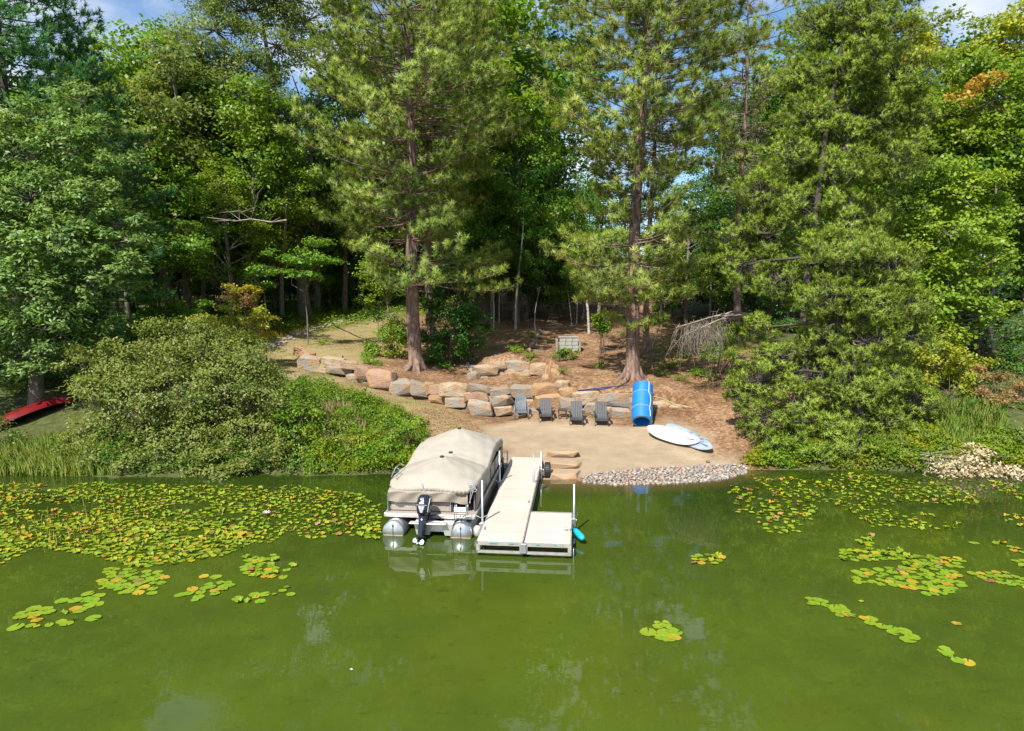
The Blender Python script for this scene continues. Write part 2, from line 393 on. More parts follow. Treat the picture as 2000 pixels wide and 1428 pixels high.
M['white_metal'] = plain('pale_alloy', (.72, .70, .66), (.60, .58, .55), 8, .38, .5)
M['alloy'] = plain('alloy', (.62, .63, .64), (.48, .49, .50), 10, .33, .85)
M['dark_rail'] = plain('dark_rail', (.05, .05, .055), (.03, .03, .03), 6, .4)
M['black_gloss'] = plain('outboard_black', (.016, .020, .032), (.010, .012, .02), 3, .18, spec=.7)
M['grey_decal'] = plain('grey_decal', (.42, .42, .45), (.30, .30, .33), 9, .4)
M['white_paint'] = plain('white_paint', (.80, .80, .82), (.70, .70, .72), 6, .35)
M['black_rubber'] = plain('black_rubber', (.035, .035, .038), (.02, .02, .02), 9, .6)
M['dock_plank'] = plain('dock_plank_vinyl', (.52, .465, .39), (.46, .41, .345), 5, .6, bmp=.15, bscale=50)
dn_, dl_ = M['dock_plank'].node_tree.nodes, M['dock_plank'].node_tree.links
db_ = dn_['Principled BSDF']; _src = db_.inputs['Base Color'].links[0].from_socket; _oi = dn_.new('ShaderNodeObjectInfo'); _mr = dn_.new('ShaderNodeMapRange'); _mr.inputs['To Min'].default_value = .92; _mr.inputs['To Max'].default_value = 1.06
dl_.new(_oi.outputs['Random'], _mr.inputs['Value']); _hv = dn_.new('ShaderNodeHueSaturation'); dl_.new(_mr.outputs['Result'], _hv.inputs['Value']); dl_.new(_src, _hv.inputs['Color']); dl_.new(_hv.outputs['Color'], db_.inputs['Base Color'])
M['dock_frame'] = plain('dock_frame_alloy', (.45, .43, .39), (.34, .325, .29), 6, .45, .3)
M['turquoise'] = plain('turquoise_vinyl', (.01, .42, .55), (.01, .36, .48), 5, .35)
M['chair_dark'] = plain('charcoal_plastic_lumber', (.058, .061, .068), (.042, .044, .05), 8, .55)
M['chair_blue'] = plain('slate_resin', (.14, .17, .20), (.11, .135, .16), 6, .45)
M['foam_blue'] = plain('blue_foam', (.010, .20, .62), (.008, .15, .50), 2.5, .5, bmp=.1, bscale=6)
M['foam_light'] = plain('pale_blue_foam_edge', (.18, .42, .58), (.12, .33, .48), 6, .6)
M['rope_white'] = plain('white_cord', (.7, .68, .6), (.55, .53, .46), 30, .8)
M['board_white'] = plain('white_paddleboard_deck', (.62, .63, .66), (.57, .58, .61), 3, .3)
M['board_grey'] = plain('blue_grey_paddleboard_deck', (.33, .39, .43), (.25, .31, .36), 3, .3)
M['print_dark'] = plain('dark_print', (.10, .12, .15), (.16, .18, .21), 30, .4)
M['print_blue'] = plain('blue_splash_print', (.12, .18, .25), (.32, .38, .44), 9, .4)
M['canoe_red'] = plain('red_canoe_hull', (.19, .010, .012), (.13, .008, .010), 3, .3)  # red darkened so the hull colour carries some shade from the oak
M['wood_grey'] = plain('weathered_wood', (.34, .31, .27), (.22, .20, .18), 4, .85, bmp=.5, bscale=20, stretch=(1, 6, 6))
M['concrete'] = plain('grey_block', (.36, .36, .32), (.26, .27, .23), 4, .9, bmp=.4, bscale=18)
M['siding'] = plain('grey_siding', (.30, .33, .36), (.27, .30, .33), 3, .7)
M['roofing'] = plain('roof_shingle', (.16, .16, .17), (.10, .10, .11), 6, .9)
M['trim'] = plain('white_trim', (.80, .80, .78), (.74, .74, .72), 4, .5)
M['window_glass'] = plain('window_glass', (.04, .06, .08), (.03, .05, .07), 4, .08, spec=.8)
M['sandstone'] = plain('sandstone_slab', (.42, .26, .13), (.32, .25, .175), 3, .85, bmp=.5, bscale=14)
M['pad_green'] = leaf_mat('pad_green', [(.10, .19, .01), (.14, .25, .015), (.20, .31, .02), (.26, .33, .02)], .12, .32)
M['pad_yellow'] = leaf_mat('pad_yellow', [(.24, .30, .012), (.34, .34, .015), (.42, .28, .03), (.28, .33, .02)], .12, .32)
M['pad_brown'] = leaf_mat('pad_brown', [(.35, .16, .05), (.22, .12, .05), (.40, .27, .10)], .1, .4)
M['petal'] = plain('pink_petal', (.75, .50, .60), (.70, .42, .55), 9, .5)
M['navy'] = plain('navy_strap', (.02, .035, .16), (.015, .02, .09), 6, .6)

# ------------------------------------------------------------------ ground
def in_poly(x, y, poly):
    x = np.asarray(x); y = np.asarray(y); r = np.zeros(x.shape, bool); n = len(poly)
    for i in range(n):
        x1, y1 = poly[i][0], poly[i][1]; x2, y2 = poly[(i + 1) % n][0], poly[(i + 1) % n][1]
        c = (y1 > y) != (y2 > y)
        with np.errstate(divide='ignore', invalid='ignore'):
            r ^= c & (x < (x2 - x1) * (y - y1) / (y2 - y1 + 1e-12) + x1)
    return r
def gpoly(pts): return [G(*p)[:2] for p in pts]
SAND = gpoly([(938, 836), (1010, 822), (1150, 824), (1345, 830), (1362, 850), (1385, 885), (1440, 902), (1450, 925)]) + [(9.2, 24.6), (-1.3, 24.6)] + gpoly([(978, 905), (975, 880), (950, 858)])
PATH = gpoly([(835, 880), (900, 856), (975, 880), (950, 858), (935, 826), (860, 792), (780, 776), (700, 752), (622, 732), (570, 700), (600, 672), (650, 668), (700, 690), (760, 680), (795, 640), (800, 606),
              (700, 632), (600, 655), (490, 690), (530, 735), (600, 750), (700, 790), (800, 830)])
WEED = gpoly([(835, 870), (780, 825), (690, 785), (590, 748), (525, 735), (480, 690), (0, 760), (-400, 800), (-400, 912), (835, 912)])
YELLOW = gpoly([(480, 690), (600, 650), (720, 622), (800, 600), (800, 592), (700, 606), (560, 628), (500, 650)])
xs = np.unique(np.concatenate([np.linspace(-700, -75, 26), np.arange(-75, -24, 1.5), np.arange(-24, 24, .22), np.arange(24, 76, 1.5), np.linspace(76, 700, 26)]))
ys = np.unique(np.concatenate([np.linspace(-400, 12, 20), np.arange(12, 22, 1.0), np.arange(22, 46, .2), np.arange(46, 75, .6), np.arange(75, 150, 2.0), np.linspace(150, 900, 26)]))
GX, GY = np.meshgrid(xs, ys)
GZ = gz(GX, GY)
GZ = np.where(GY < 12, np.minimum(GZ, -1.6), GZ)
nx, ny = len(xs), len(ys)
idx = np.arange(nx * ny).reshape(ny, nx)
Q = np.stack([idx[:-1, :-1], idx[:-1, 1:], idx[1:, 1:], idx[1:, :-1]], -1).reshape(-1, 4)
gme = mesh_np('ground', np.stack([GX, GY, GZ], -1), Q, smooth_=True)
def blurred(poly, jit=.5):
    acc = np.zeros(GX.shape); n = 9
    for i in range(n):
        a = 2 * math.pi * i / n; wob = (vnoise(GX, GY, 1.1, 5) - .5) * 1.0
        acc += in_poly(GX + math.cos(a) * jit + wob, GY + math.sin(a) * jit + wob, poly)
    return acc / n
def attr(me, name, vals):
    a = me.attributes.new(name, 'FLOAT', 'POINT'); a.data.foreach_set('value', np.asarray(vals, np.float32).ravel())
attr(gme, 'sand', np.maximum(blurred(SAND, .35), smooth((np.interp(GX, SHORE_X, SHORE_Y) - GY) / .5) * (np.abs(GX - 3) < 9)))
PATH2 = gpoly([(560, 705), (590, 662), (660, 640), (760, 650), (740, 700), (700, 742), (622, 730)])
attr(gme, 'path', np.maximum(blurred(PATH, .5), blurred(PATH2, .5))); SH_ = np.interp(GX, SHORE_X, SHORE_Y)
attr(gme, 'weed', np.maximum(np.maximum(blurred(WEED, .6), smooth((SH_ + 1.2 - GY) / .6) * (GY > 20) * (smooth((-2.0 - GX) / .6) + smooth((GX - 9.8) / .8))), np.maximum(smooth((-9 - GX) / 3), smooth((GX - 14) / 4)) * (GY > 20))); attr(gme, 'yellow', blurred(YELLOW, .8))
attr(gme, 'lawn', smooth((GY - 86) / 4) * smooth((GX + 4) / 6))
def ground_mat():
    m, n, l, b = new_mat('ground_soil')
    def at(nm):
        a = n.new('ShaderNodeAttribute'); a.attribute_name = nm; return a.outputs['Fac']
    def nr(scale, stops, det=6, rough=.6, stretch=None):
        z = noise(n, l, scale, det, rough, stretch=stretch); r = ramp(n, stops); l.new(z.outputs['Fac'], r.inputs['Fac']); return r.outputs['Color']
    lit = nr(5, [(.3, (.07, .042, .025)), (.48, (.22, .13, .07)), (.64, (.43, .28, .17))], 9, .78)
    big = nr(.5, [(.4, (.65, .6, .55)), (.6, (1.05, 1.05, 1.05))], 4)
    lit = mixc(n, l, 1.0, lit, big, 'MULTIPLY')
    sand = nr(1.2, [(.3, (.30, .228, .148)), (.7, (.39, .30, .20))], 6, .5)
    spk = nr(24, [(.30, (.5, .45, .4)), (.40, (1, 1, 1))], 4, .6); sand = mixc(n, l, 1.0, sand, spk, 'MULTIPLY')
    rake = nr(2.5, [(.35, (.90, .90, .90)), (.6, (1.03, 1.03, 1.03))], 4, .6, stretch=(.5, 4, 1)); sand = mixc(n, l, 1.0, sand, rake, 'MULTIPLY')
    path = nr(9, [(.3, (.21, .16, .08)), (.5, (.29, .22, .115)), (.7, (.38, .28, .155))], 8, .7)
    gp = nr(1.1, [(.46, (0, 0, 0)), (.62, (.8, .8, .8))], 5); path = mixc(n, l, gp, path, (.22, .21, .06))
    weed = nr(4, [(.3, (.04, .05, .015)), (.7, (.11, .12, .04))], 6)
    yel = nr(6, [(.3, (.20, .22, .04)), (.7, (.36, .32, .06))], 6)
    lawn = nr(6, [(.3, (.10, .20, .03)), (.7, (.16, .30, .04))], 6)
    c = mixc(n, l, at('weed'), lit, weed); c = mixc(n, l, at('yellow'), c, yel); c = mixc(n, l, at('path'), c, path)
    c = mixc(n, l, at('sand'), c, sand); c = mixc(n, l, at('lawn'), c, lawn)
    l.new(c, b.inputs['Base Color']); b.inputs['Roughness'].default_value = .95; b.inputs['Specular IOR Level'].default_value = .15
    z = noise(n, l, 14, 8, .7); bump(n, l, z.outputs['Fac'], .55, .05, b)
    return m
tag(obj('ground', gme, ground_mat()), kind='structure')

# ------------------------------------------------------------------ water
def water_mat():
    m, n, l, b = new_mat('pond_water')
    n.remove(b)
    at = n.new('ShaderNodeAttribute'); at.attribute_name = 'shallow'
    z = noise(n, l, .55, 7, .62); r = ramp(n, [(.3, (.050, .074, .008)), (.46, (.057, .083, .008)), (.6, (.062, .090, .008)), (.75, (.068, .096, .010))]); l.new(z.outputs['Fac'], r.inputs['Fac'])
    zb = noise(n, l, .12, 3, .5); rb = ramp(n, [(.35, (.84, .88, 1.15)), (.62, (1.06, 1.05, 1.0))]); l.new(zb.outputs['Fac'], rb.inputs['Fac'])
    c = mixc(n, l, 1.0, r.outputs['Color'], rb.outputs['Color'], 'MULTIPLY')
    z2 = noise(n, l, 2.3, 6, .7, stretch=(1, 1.6, 1)); r2 = ramp(n, [(.30, (.60, .66, .70)), (.42, (1, 1, 1))]); l.new(z2.outputs['Fac'], r2.inputs['Fac'])
    c = mixc(n, l, .8, c, mixc(n, l, 1.0, c, r2.outputs['Color'], 'MULTIPLY'))
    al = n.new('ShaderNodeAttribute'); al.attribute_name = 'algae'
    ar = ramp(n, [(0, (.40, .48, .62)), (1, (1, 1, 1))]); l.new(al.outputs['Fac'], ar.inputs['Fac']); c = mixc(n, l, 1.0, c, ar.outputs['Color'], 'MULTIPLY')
    c = mixc(n, l, at.outputs['Fac'], c, (.12, .085, .035))
    z3 = noise(n, l, 55, 2, .5); r3 = ramp(n, [(.70, (0, 0, 0)), (.76, (.5, .5, .5))]); l.new(z3.outputs['Fac'], r3.inputs['Fac'])
    c = mixc(n, l, r3.outputs['Color'], c, (.10, .13, .03))
    d = n.new('ShaderNodeBsdfDiffuse'); l.new(c, d.inputs['Color'])
    g = n.new('ShaderNodeBsdfGlossy'); g.inputs['Roughness'].default_value = .012; g.inputs['Color'].default_value = (.95, .97, 1, 1)
    f = n.new('ShaderNodeFresnel'); f.inputs['IOR'].default_value = 1.36
    w = noise(n, l, 1.4, 3, .5, stretch=(1, 2.2, 1)); bp = n.new('ShaderNodeBump'); bp.inputs['Strength'].default_value = .06; bp.inputs['Distance'].default_value = .02
    l.new(w.outputs['Fac'], bp.inputs['Height']); l.new(bp.outputs['Normal'], g.inputs['Normal']); l.new(bp.outputs['Normal'], f.inputs['Normal'])
    ms = n.new('ShaderNodeMixShader'); l.new(f.outputs['Fac'], ms.inputs['Fac']); l.new(d.outputs['BSDF'], ms.inputs[1]); l.new(g.outputs['BSDF'], ms.inputs[2])
    l.new(ms.outputs['Shader'], n['Material Output'].inputs['Surface'])
    return m
wx = np.unique(np.concatenate([np.linspace(-600, -30, 12), np.arange(-30, 30, .5), np.linspace(30, 600, 12)]))
wy = np.unique(np.concatenate([np.linspace(-400, 8, 14), np.arange(8, 20, 1.0), np.arange(20, 29, .25)]))
WX, WY = np.meshgrid(wx, wy); idx = np.arange(WX.size).reshape(WX.shape)
wme = mesh_np('water', np.stack([WX, WY, WX * 0], -1), np.stack([idx[:-1, :-1], idx[:-1, 1:], idx[1:, 1:], idx[1:, :-1]], -1).reshape(-1, 4))
offs = np.interp(WX, SHORE_X, SHORE_Y) - WY
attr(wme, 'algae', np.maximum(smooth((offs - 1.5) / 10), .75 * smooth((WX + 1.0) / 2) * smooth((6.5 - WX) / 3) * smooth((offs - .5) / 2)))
attr(wme, 'shallow', np.clip(1.15 - offs / 1.6, 0, 1) * smooth((WX + .5) / 1.5) * smooth((10.5 - WX) / 2) * .9)
tag(obj('water', wme, water_mat()), kind='structure')

# ------------------------------------------------------------------ foliage generators (numpy)
def norm(a): return a / np.maximum(np.linalg.norm(a, axis=-1, keepdims=True), 1e-9)
def leaves_geo(C, up, n_per, spread, flat, size, rng, droop=0.0, aspect=.55, radial=0.0, out=None):
    """C twig centres -> quads. flat squashes z; radial pushes leaf direction away from the twig"""
    n = len(C); N = n * n_per
    cen = np.repeat(C, n_per, 0)
    off = rng.normal(size=(N, 3)) * spread * np.array([1, 1, flat])
    off[:, 2] -= droop * (off[:, 0] ** 2 + off[:, 1] ** 2) ** .5
    p = cen + off
    nrm = rng.normal(size=(N, 3)) * .55 + np.array([0, 0, up])
    if out is not None: nrm += np.repeat(out, n_per, 0) * .5
    nrm = norm(nrm)
    t = rng.normal(size=(N, 3)) + (norm(off) * radial * 2 if radial else 0) + np.array([0, 0, -.35])
    t = norm(t - nrm * (t * nrm).sum(-1, keepdims=True)); bb = np.cross(nrm, t)
    L = size * rng.uniform(.65, 1.25, (N, 1)); W = L * aspect
    V = np.stack([p - t * L * .5, p - bb * W * .5 - t * L * .05, p + t * L * .5, p + bb * W * .5 - t * L * .05], 1)
    oo = (np.repeat(out, n_per, 0) if out is not None else np.array([[0, 0, 1.]])) * .55 + np.array([0, 0, .25])
    sn = norm(nrm * .75 + oo); bad = (sn * nrm).sum(-1) < .05; sn[bad] = nrm[bad]
    return fv(V.reshape(-1, 3), np.repeat(sn, 4, 0), np.repeat(np.repeat(rng.random(n), n_per), 4))
def quads_of(n): return np.arange(n * 4).reshape(-1, 4)
def tufts_geo(C, D, n_needles, length, width, rng, spread=.75, stem=.12, out=None):
    n = len(C); N = n * n_needles
    d = np.repeat(D, n_needles, 0)
    base = np.repeat(C, n_needles, 0) + d * rng.uniform(-.5, .6, (N, 1)) * stem
    nd = norm(d * .75 + rng.normal(size=(N, 3)) * spread)
    L = length * rng.uniform(.7, 1.2, (N, 1))
    O = np.repeat(out if out is not None else D, n_needles, 0) + rng.normal(size=(N, 3)) * .45
    w = norm(np.cross(O, nd)); g = np.cross(nd, w); w = w * width * .5
    V = np.stack([base - w, base + w, base + nd * L], 1)          # face normal = w x nd
    gn = norm(np.cross(w, nd)); g = np.where((gn * g).sum(-1, keepdims=True) > 0, gn, gn)
    flip = (gn * O).sum(-1) < 0; V[flip] = V[flip][:, [1, 0, 2]]; gn[flip] *= -1
    sn = norm(gn * .5 + norm(O) * .5 + nd * .45); bad = (sn * gn).sum(-1) < .05; sn[bad] = gn[bad]
    return fv(V.reshape(-1, 3), np.repeat(sn, 3, 0), np.repeat(np.repeat(rng.random(n), n_needles), 3))
def tris_of(n): return np.arange(n * 3).reshape(-1, 3)
def segs_geo(P0, P1, r0, r1, sides=4):
    P0 = np.asarray(P0, float); P1 = np.asarray(P1, float); n = len(P0)
    d = norm(P1 - P0); a = np.where(np.abs(d[:, 2:3]) < .9, np.array([[0, 0, 1.]]), np.array([[1., 0, 0]]))
    u = norm(np.cross(d, a)); w = np.cross(d, u)
    ang = np.arange(sides) * 2 * np.pi / sides
    ring = u[:, None] * np.cos(ang)[None, :, None] + w[:, None] * np.sin(ang)[None, :, None]
    V = np.concatenate([P0[:, None] + ring * np.reshape(r0, (-1, 1, 1)), P1[:, None] + ring * np.reshape(r1, (-1, 1, 1))], 1)
    k = np.arange(sides); q = np.stack([k, (k + 1) % sides, sides + (k + 1) % sides, sides + k], -1)
    F = (q[None] + (np.arange(n) * 2 * sides)[:, None, None]).reshape(-1, 4)
    return V.reshape(-1, 3), F
class Seg:
    def __init__(s): s.a = []; s.b = []; s.ra = []; s.rb = []
    def line(s, pts, r0, r1):
        n = len(pts) - 1
        for i in range(n):
            s.a.append(pts[i]); s.b.append(pts[i + 1]); s.ra.append(r0 + (r1 - r0) * i / n); s.rb.append(r0 + (r1 - r0) * (i + 1) / n)
    def build(s, name, mat, parent, sides=5):
        if not s.a: return None
        V, F = segs_geo(s.a, s.b, np.array(s.ra), np.array(s.rb), sides)
        return obj(name, mesh_np(name, V, F), mat, parent)
def trunk_geo(pts, rads, n=12, flare=0.0, roots=0, rng=None):
    mb = MB(); P = []; R = []
    pts = [np.array(p, float) for p in pts]
    m = 14
    for i in range(m + 1):
        t = i / m * (len(pts) - 1); k = min(int(t), len(pts) - 2); f = t - k
        P.append(pts[k] * (1 - f) + pts[k + 1] * f); r = rads[k] * (1 - f) + rads[k + 1] * f
        R.append(r)
    P.insert(1, P[0] * .75 + P[1] * .25); R.insert(1, R[0] * 1.08); R[0] *= 1 + flare
    mb.tube(P, R, n)
    for k in range(roots):
        a = 2 * math.pi * (k + rnd.uniform(-.25, .25)) / roots; L = R[1] * rnd.uniform(3.2, 5.5)
        mb.tube([(P[0][0] + math.cos(a) * L * f, P[0][1] + math.sin(a + .3 * f) * L * f, P[0][2] + zz * R[1] + .08) for f, zz in ((.08, 2.6), (.2, 1.2), (.42, .45), (.72, .15), (1, -.25))],
                [R[1] * .5, R[1] * .45, R[1] * .32, R[1] * .24, R[1] * .1], 7)
    return mb
def lobe_twigs(lobes, dens, rng, sub=.38, zb=.15):
    """twig centres clustered in sub-clumps over each lobe"""
    Cs = []; Os = []; subs = []
    for (cx, cy, cz, rx, ry, rz) in lobes:
        area = 4 * math.pi * ((rx * ry + rx * rz + ry * rz) / 3)
        k = max(4, int(area * dens * .10)); nt = max(4, int(area * dens / k))
        d = norm(rng.normal(size=(k, 3)) + np.array([0, 0, zb])); rr = rng.uniform(.5, 1.08, (k, 1))
        sc = np.array([cx, cy, cz]) + d * rr * np.array([rx, ry, rz]); subs.append((np.array([cx, cy, cz]), sc))
        rs = sub * (rx + ry + rz) / 3 * rng.uniform(.7, 1.3, (k, 1))
        dd = norm(rng.normal(size=(k, nt, 3)) + np.array([0, 0, .3]))
        c = sc[:, None] + dd * rng.uniform(.35, 1, (k, nt, 1)) * rs[:, None] * np.array([1, 1, .6])
        Cs.append(c.reshape(-1, 3)); Os.append(norm(dd.reshape(-1, 3) + d.repeat(nt, 0)))
    return np.concatenate(Cs), np.concatenate(Os), subs
def broadleaf(name, label, cat, base, lobes, trunk_pts, tr, mats, dens=5, n_per=10, spread=.28, flat=.45, size=.16, seed=0, up=.7,
              radial=0., aspect=.55, group=None, sub=.38, droop=.3, limb=.32, extra=None, tilt=0, bark='bark_grey'):
    """a leafy tree or tall shrub: trunk, limbs reaching into each lobe, crown of separate leaves; all coordinates local to base"""
    rng = np.random.default_rng(seed)
    root = empty(name, base); tag(root, label, cat, group)
    C, O, subs = lobe_twigs(lobes, dens, rng, sub)
    V = leaves_geo(C, up, n_per, spread, flat, size, rng, droop, aspect, radial, O)
    obj('crown', mesh_np('crown', V, quads_of(len(V) // 4)), M[mats], root)
    if trunk_pts:
        trunk_geo(trunk_pts, tr, 9, .25).build('trunk', M[bark], root, smooth_=True)
        sg = Seg(); tp = np.array(trunk_pts, float)
        for cen, sc in subs:
            hz = cen[2] - np.linalg.norm(cen[:2]) * .45
            zs = np.clip(hz, tp[0, 2] + (tp[-1, 2] - tp[0, 2]) * .25, tp[-1, 2])
            st = np.array([np.interp(zs, tp[:, 2], tp[:, 0]), np.interp(zs, tp[:, 2], tp[:, 1]), zs])
            mid = (st + cen) / 2 + rng.normal(size=3) * .3 + np.array([0, 0, -.2])
            r = tr[0] * limb * rng.uniform(.6, 1)
            sg.line([st, mid, cen], r, r * .45)
            for s_ in sc:
                m2 = (cen + s_) / 2 + rng.normal(size=3) * .12
                sg.line([cen, m2, s_], r * .35, .012)
        sg.build('limbs', M[bark], root, 4)
    return root
def px_lobes(base, Y, L, rng=None, depth=1.0):
    """survey of crown masses: (pixel x, pixel y, radius in pixels, metres nearer(-)/farther(+)[, squash])"""
    out = []
    for e in L:
        yy = Y + (e[3] if len(e) > 3 else 0); p = PY(e[0], e[1], yy); r = e[2] / FPX * yy
        s = e[4] if len(e) > 4 else .8
        out.append((p[0] - base[0], p[1] - base[1], p[2] - base[2], r, r * depth, r * s))
    return out
def pine(name, label, base, H, zc, Rf, lean, r0, seed, needle='needle_red', bark='bark_pine', n_needles=52, nlen=.34, nwid=.036, step=.62, nb=4, tsp=.42,
         droop=.18, flare=.35, roots=0, group=None, spread=.9, dead=1.0, keep=None, cat='pine tree', spread_=None):
    rng = np.random.default_rng(seed)
    root = empty(name, base); tag(root, label, cat, group)
    def axis(z): t = z / H; return np.array([lean[0] * t + .12 * math.sin(z * .35 + seed), lean[1] * t, z])
    pts = [axis(z) for z in np.linspace(-.3, H, 9)]
    trunk_geo(pts, [max(.03, r0 * (1 - (i / 8) ** 1.3 * .93)) for i in range(9)], 12, flare, roots).build('trunk', M[bark], root, smooth_=True)
    sg = Seg(); dd = Seg(); C = []; D = []
    z = zc
    while z < H - .3:
        f = (z - zc) / (H - zc)
        n_b = nb + rng.integers(-1, 2); a0 = rng.uniform(0, 2 * math.pi)
        for k in range(max(2, n_b)):
            az = a0 + 2 * math.pi * k / max(2, n_b) + rng.normal() * .3
            R = Rf(f, az); L = R * rng.uniform(.62, 1.05)
            if L < .3: continue
            if keep is not None and not keep(z, az, rng): continue
            st = axis(z + rng.uniform(-.15, .15)); ca, sa = math.cos(az), math.sin(az)
            dr = droop * (1 - f) - .16 * f + rng.normal() * .07; cu = rng.normal() * .22
            P = []
            for i in range(7):
                t = i / 6
                P.append(st + np.array([ca * L * t - sa * L * cu * t * t, sa * L * t + ca * L * cu * t * t, L * (-dr * t + (.12 + droop * .7 * (1 - f)) * t ** 2.4)]))
            rb = min(.07, .012 * L + .015)
            sg.line(P, rb * .8, .010)
            ns = int(L * 2.0) + 2
            for j in range(ns):
                t = .30 + .70 * ((j + rng.uniform(0, 1)) / ns) ** .8
                q = t * 6; i = min(int(q), 5); p = P[i] * (1 - (q - i)) + P[i + 1] * (q - i)
                dv = norm(P[min(i + 1, 6)] - P[i]); side = 1 if j % 2 else -1
                an = side * rng.uniform(.5, 1.15)
                sd = np.array([dv[0] * math.cos(an) - dv[1] * math.sin(an), dv[0] * math.sin(an) + dv[1] * math.cos(an), dv[2] + rng.uniform(-.05, .35)]); sd = norm(sd)
                ls = (L * .26 * (1.15 - t) + .40) * rng.uniform(.6, 1.15)
                e = p + sd * ls + np.array([0, 0, .08 * ls])
                sg.line([p, (p + e) / 2 + rng.normal(size=3) * .04, e], .014, .006)
                m = max(2, int(ls / tsp))
                for w in range(m):
                    tt = 1 - w / m * .62
                    c = p + (e - p) * tt + rng.normal(size=3) * np.array([.09, .09, .12]) + np.array([0, 0, .05]); C.append(c); D.append(norm(sd * .7 + np.array([0, 0, .55]) + rng.normal(size=3) * .25))
            C.append(P[6]); D.append(norm(P[6] - P[5] + np.array([0, 0, .3])))
            if dead and rng.random() < .8:
                for _ in range(int(3 * dead)):
                    t = rng.uniform(.1, .5); q = t * 6; i = int(q); p = P[i]
                    e = p + np.array([rng.normal() * .5, rng.normal() * .5, -rng.uniform(.1, .8)])
                    dd.line([p, (p + e) / 2 + rng.normal(size=3) * .1, e, e + rng.normal(size=3) * .25], .014, .005)
        z += step * rng.uniform(.8, 1.25)
    # bare dead stubs below the crown
    for _ in range(int(14 * dead)):
        zz = rng.uniform(max(1.5, zc * .35), zc + (H - zc) * .3); a = rng.uniform(0, 6.28); p = axis(zz); L = rng.uniform(.6, 2.2)
        e = p + np.array([math.cos(a) * L, math.sin(a) * L, rng.uniform(-.5, .2)])
        dd.line([p, (p + e) / 2 + rng.normal(size=3) * .1, e], .022, .007)
        for _k in range(3):
            e2 = (p + e) / 2 + rng.normal(size=3) * .4; dd.line([(p + e) / 2, e2], .009, .004)
    C = np.array(C); D = np.array(D)
    O = C.copy(); O[:, 2] = 0; O = norm(O) * .6 + np.array([0, 0, .75]) + rng.normal(size=C.shape) * .3
    V = tufts_geo(C, D, n_needles, nlen, nwid, rng, spread, out=O)
    obj('crown', mesh_np('crown', V, None, tris_of(len(V) // 3)), M[needle], root)
    sg.build('branches', M[bark], root, 4)
    dd.build('dead_twigs', M['twig_grey'], root, 3)
    return root
def conifer_mass(name, label, base, lobes, trunk_pts, tr, seed, dens=10, n_needles=17, nlen=.165, nwid=.033, needle='needle_jack', bark='bark_dark', twig='twig_grey', sub=.34, cat='pine tree', group=None, twigs=.22):
    rng = np.random.default_rng(seed)
    root = empty(name, base); tag(root, label, cat, group)
    C, O, subs = lobe_twigs(lobes, dens, rng, sub, .0)
    D = norm(O * .5 + np.array([0, 0, .6]) + rng.normal(size=C.shape) * .3)
    V = tufts_geo(C, D, n_needles, nlen, nwid, rng, .8, .1, out=O * .8 + np.array([0, 0, .5]))
    obj('crown', mesh_np('crown', V, None, tris_of(len(V) // 3)), M[needle], root)
    tw = Seg()
    sel = rng.random(len(C)) < twigs
    P1 = C[sel]; P0 = P1 - D[sel] * .15 - O[sel] * rng.uniform(.25, .6, (sel.sum(), 1)) - np.array([0, 0, .12])
    Vv, F = segs_geo(P0, P1, .008, .004, 3); obj('fine_twigs', mesh_np('fine_twigs', Vv, F), M[twig], root)
    if trunk_pts:
        trunk_geo(trunk_pts, tr, 9, .25).build('trunk', M[bark], root, smooth_=True)
        sg = Seg(); tp = np.array(trunk_pts, float)
        for cen, sc in subs:
            zs = np.clip(cen[2] + .3, tp[0, 2] + .6, tp[-1, 2])
            st = np.array([np.interp(zs, tp[:, 2], tp[:, 0]), np.interp(zs, tp[:, 2], tp[:, 1]), zs])
            mid = (st + cen) / 2 + rng.normal(size=3) * .3 + np.array([0, 0, -.15]); sg.line([st, mid, cen], tr[0] * .35, .03)
            for s_ in sc: sg.line([cen, (cen + s_) / 2 + rng.normal(size=3) * .15, s_], .025, .008)
        sg.build('branches', M[bark], root, 4)
    return root

# ------------------------------------------------------------------ the pines on the bank
b = G(812, 722); b[2] -= .05
def R_left(f, az):
    lt = np.interp(f, [0, .1, .17, .24, .30, .45, .6, .83, 1], [3.0, 6.0, 7.6, 6.2, 8.4, 8.2, 7.4, 7.6, 2]); rt = np.interp(f, [0, .08, .14, .27, .33, .5, .6, .83, 1], [7.6, 6.6, 3.6, 3.4, 8.2, 7.6, 6.6, 7.6, 2])
    k = .5 + .5 * math.cos(az); r = lt * (1 - k) + rt * k
    return r * (.9 + .1 * math.sin(az * 3 + f * 9))
pine('red_pine', 'tall red pine with flared roots standing left of the fire pit terrace', b, 25.5, 5.6, R_left, (-.35, .3), .42, 3, roots=6, flare=.6, step=1.0, nb=9)
b2 = G(838, 668)
pine('red_pine', 'red pine with a slimmer trunk close behind the big flared-root pine', b2, 26.5, 9.5, lambda f, a: np.interp(f, [0, .2, .6, 1], [3.6, 6.2, 6.4, 1.5]), (.2, 0), .33, 8, step=.7, dead=2.2)
b = G(1232, 742); b[2] -= .05
def R_right(f, az):
    r = np.interp(f, [0, .06, .12, .22, .27, .34, .40, .6, .85, 1], [2.0, 3.4, 4.8, 4.6, 2.6, 3.0, 5.6, 6.0, 5.4, 1.2])
    return r * (.85 + .15 * math.sin(az * 2 + f * 14))
pine('red_pine', 'tall red pine behind the rolled blue mat with tiers of drooping boughs', b, 24.5, 3.0, R_right, (.55, .2), .38, 21, roots=5, flare=.55, step=1.05, nb=9)
b = G(1262, 690)
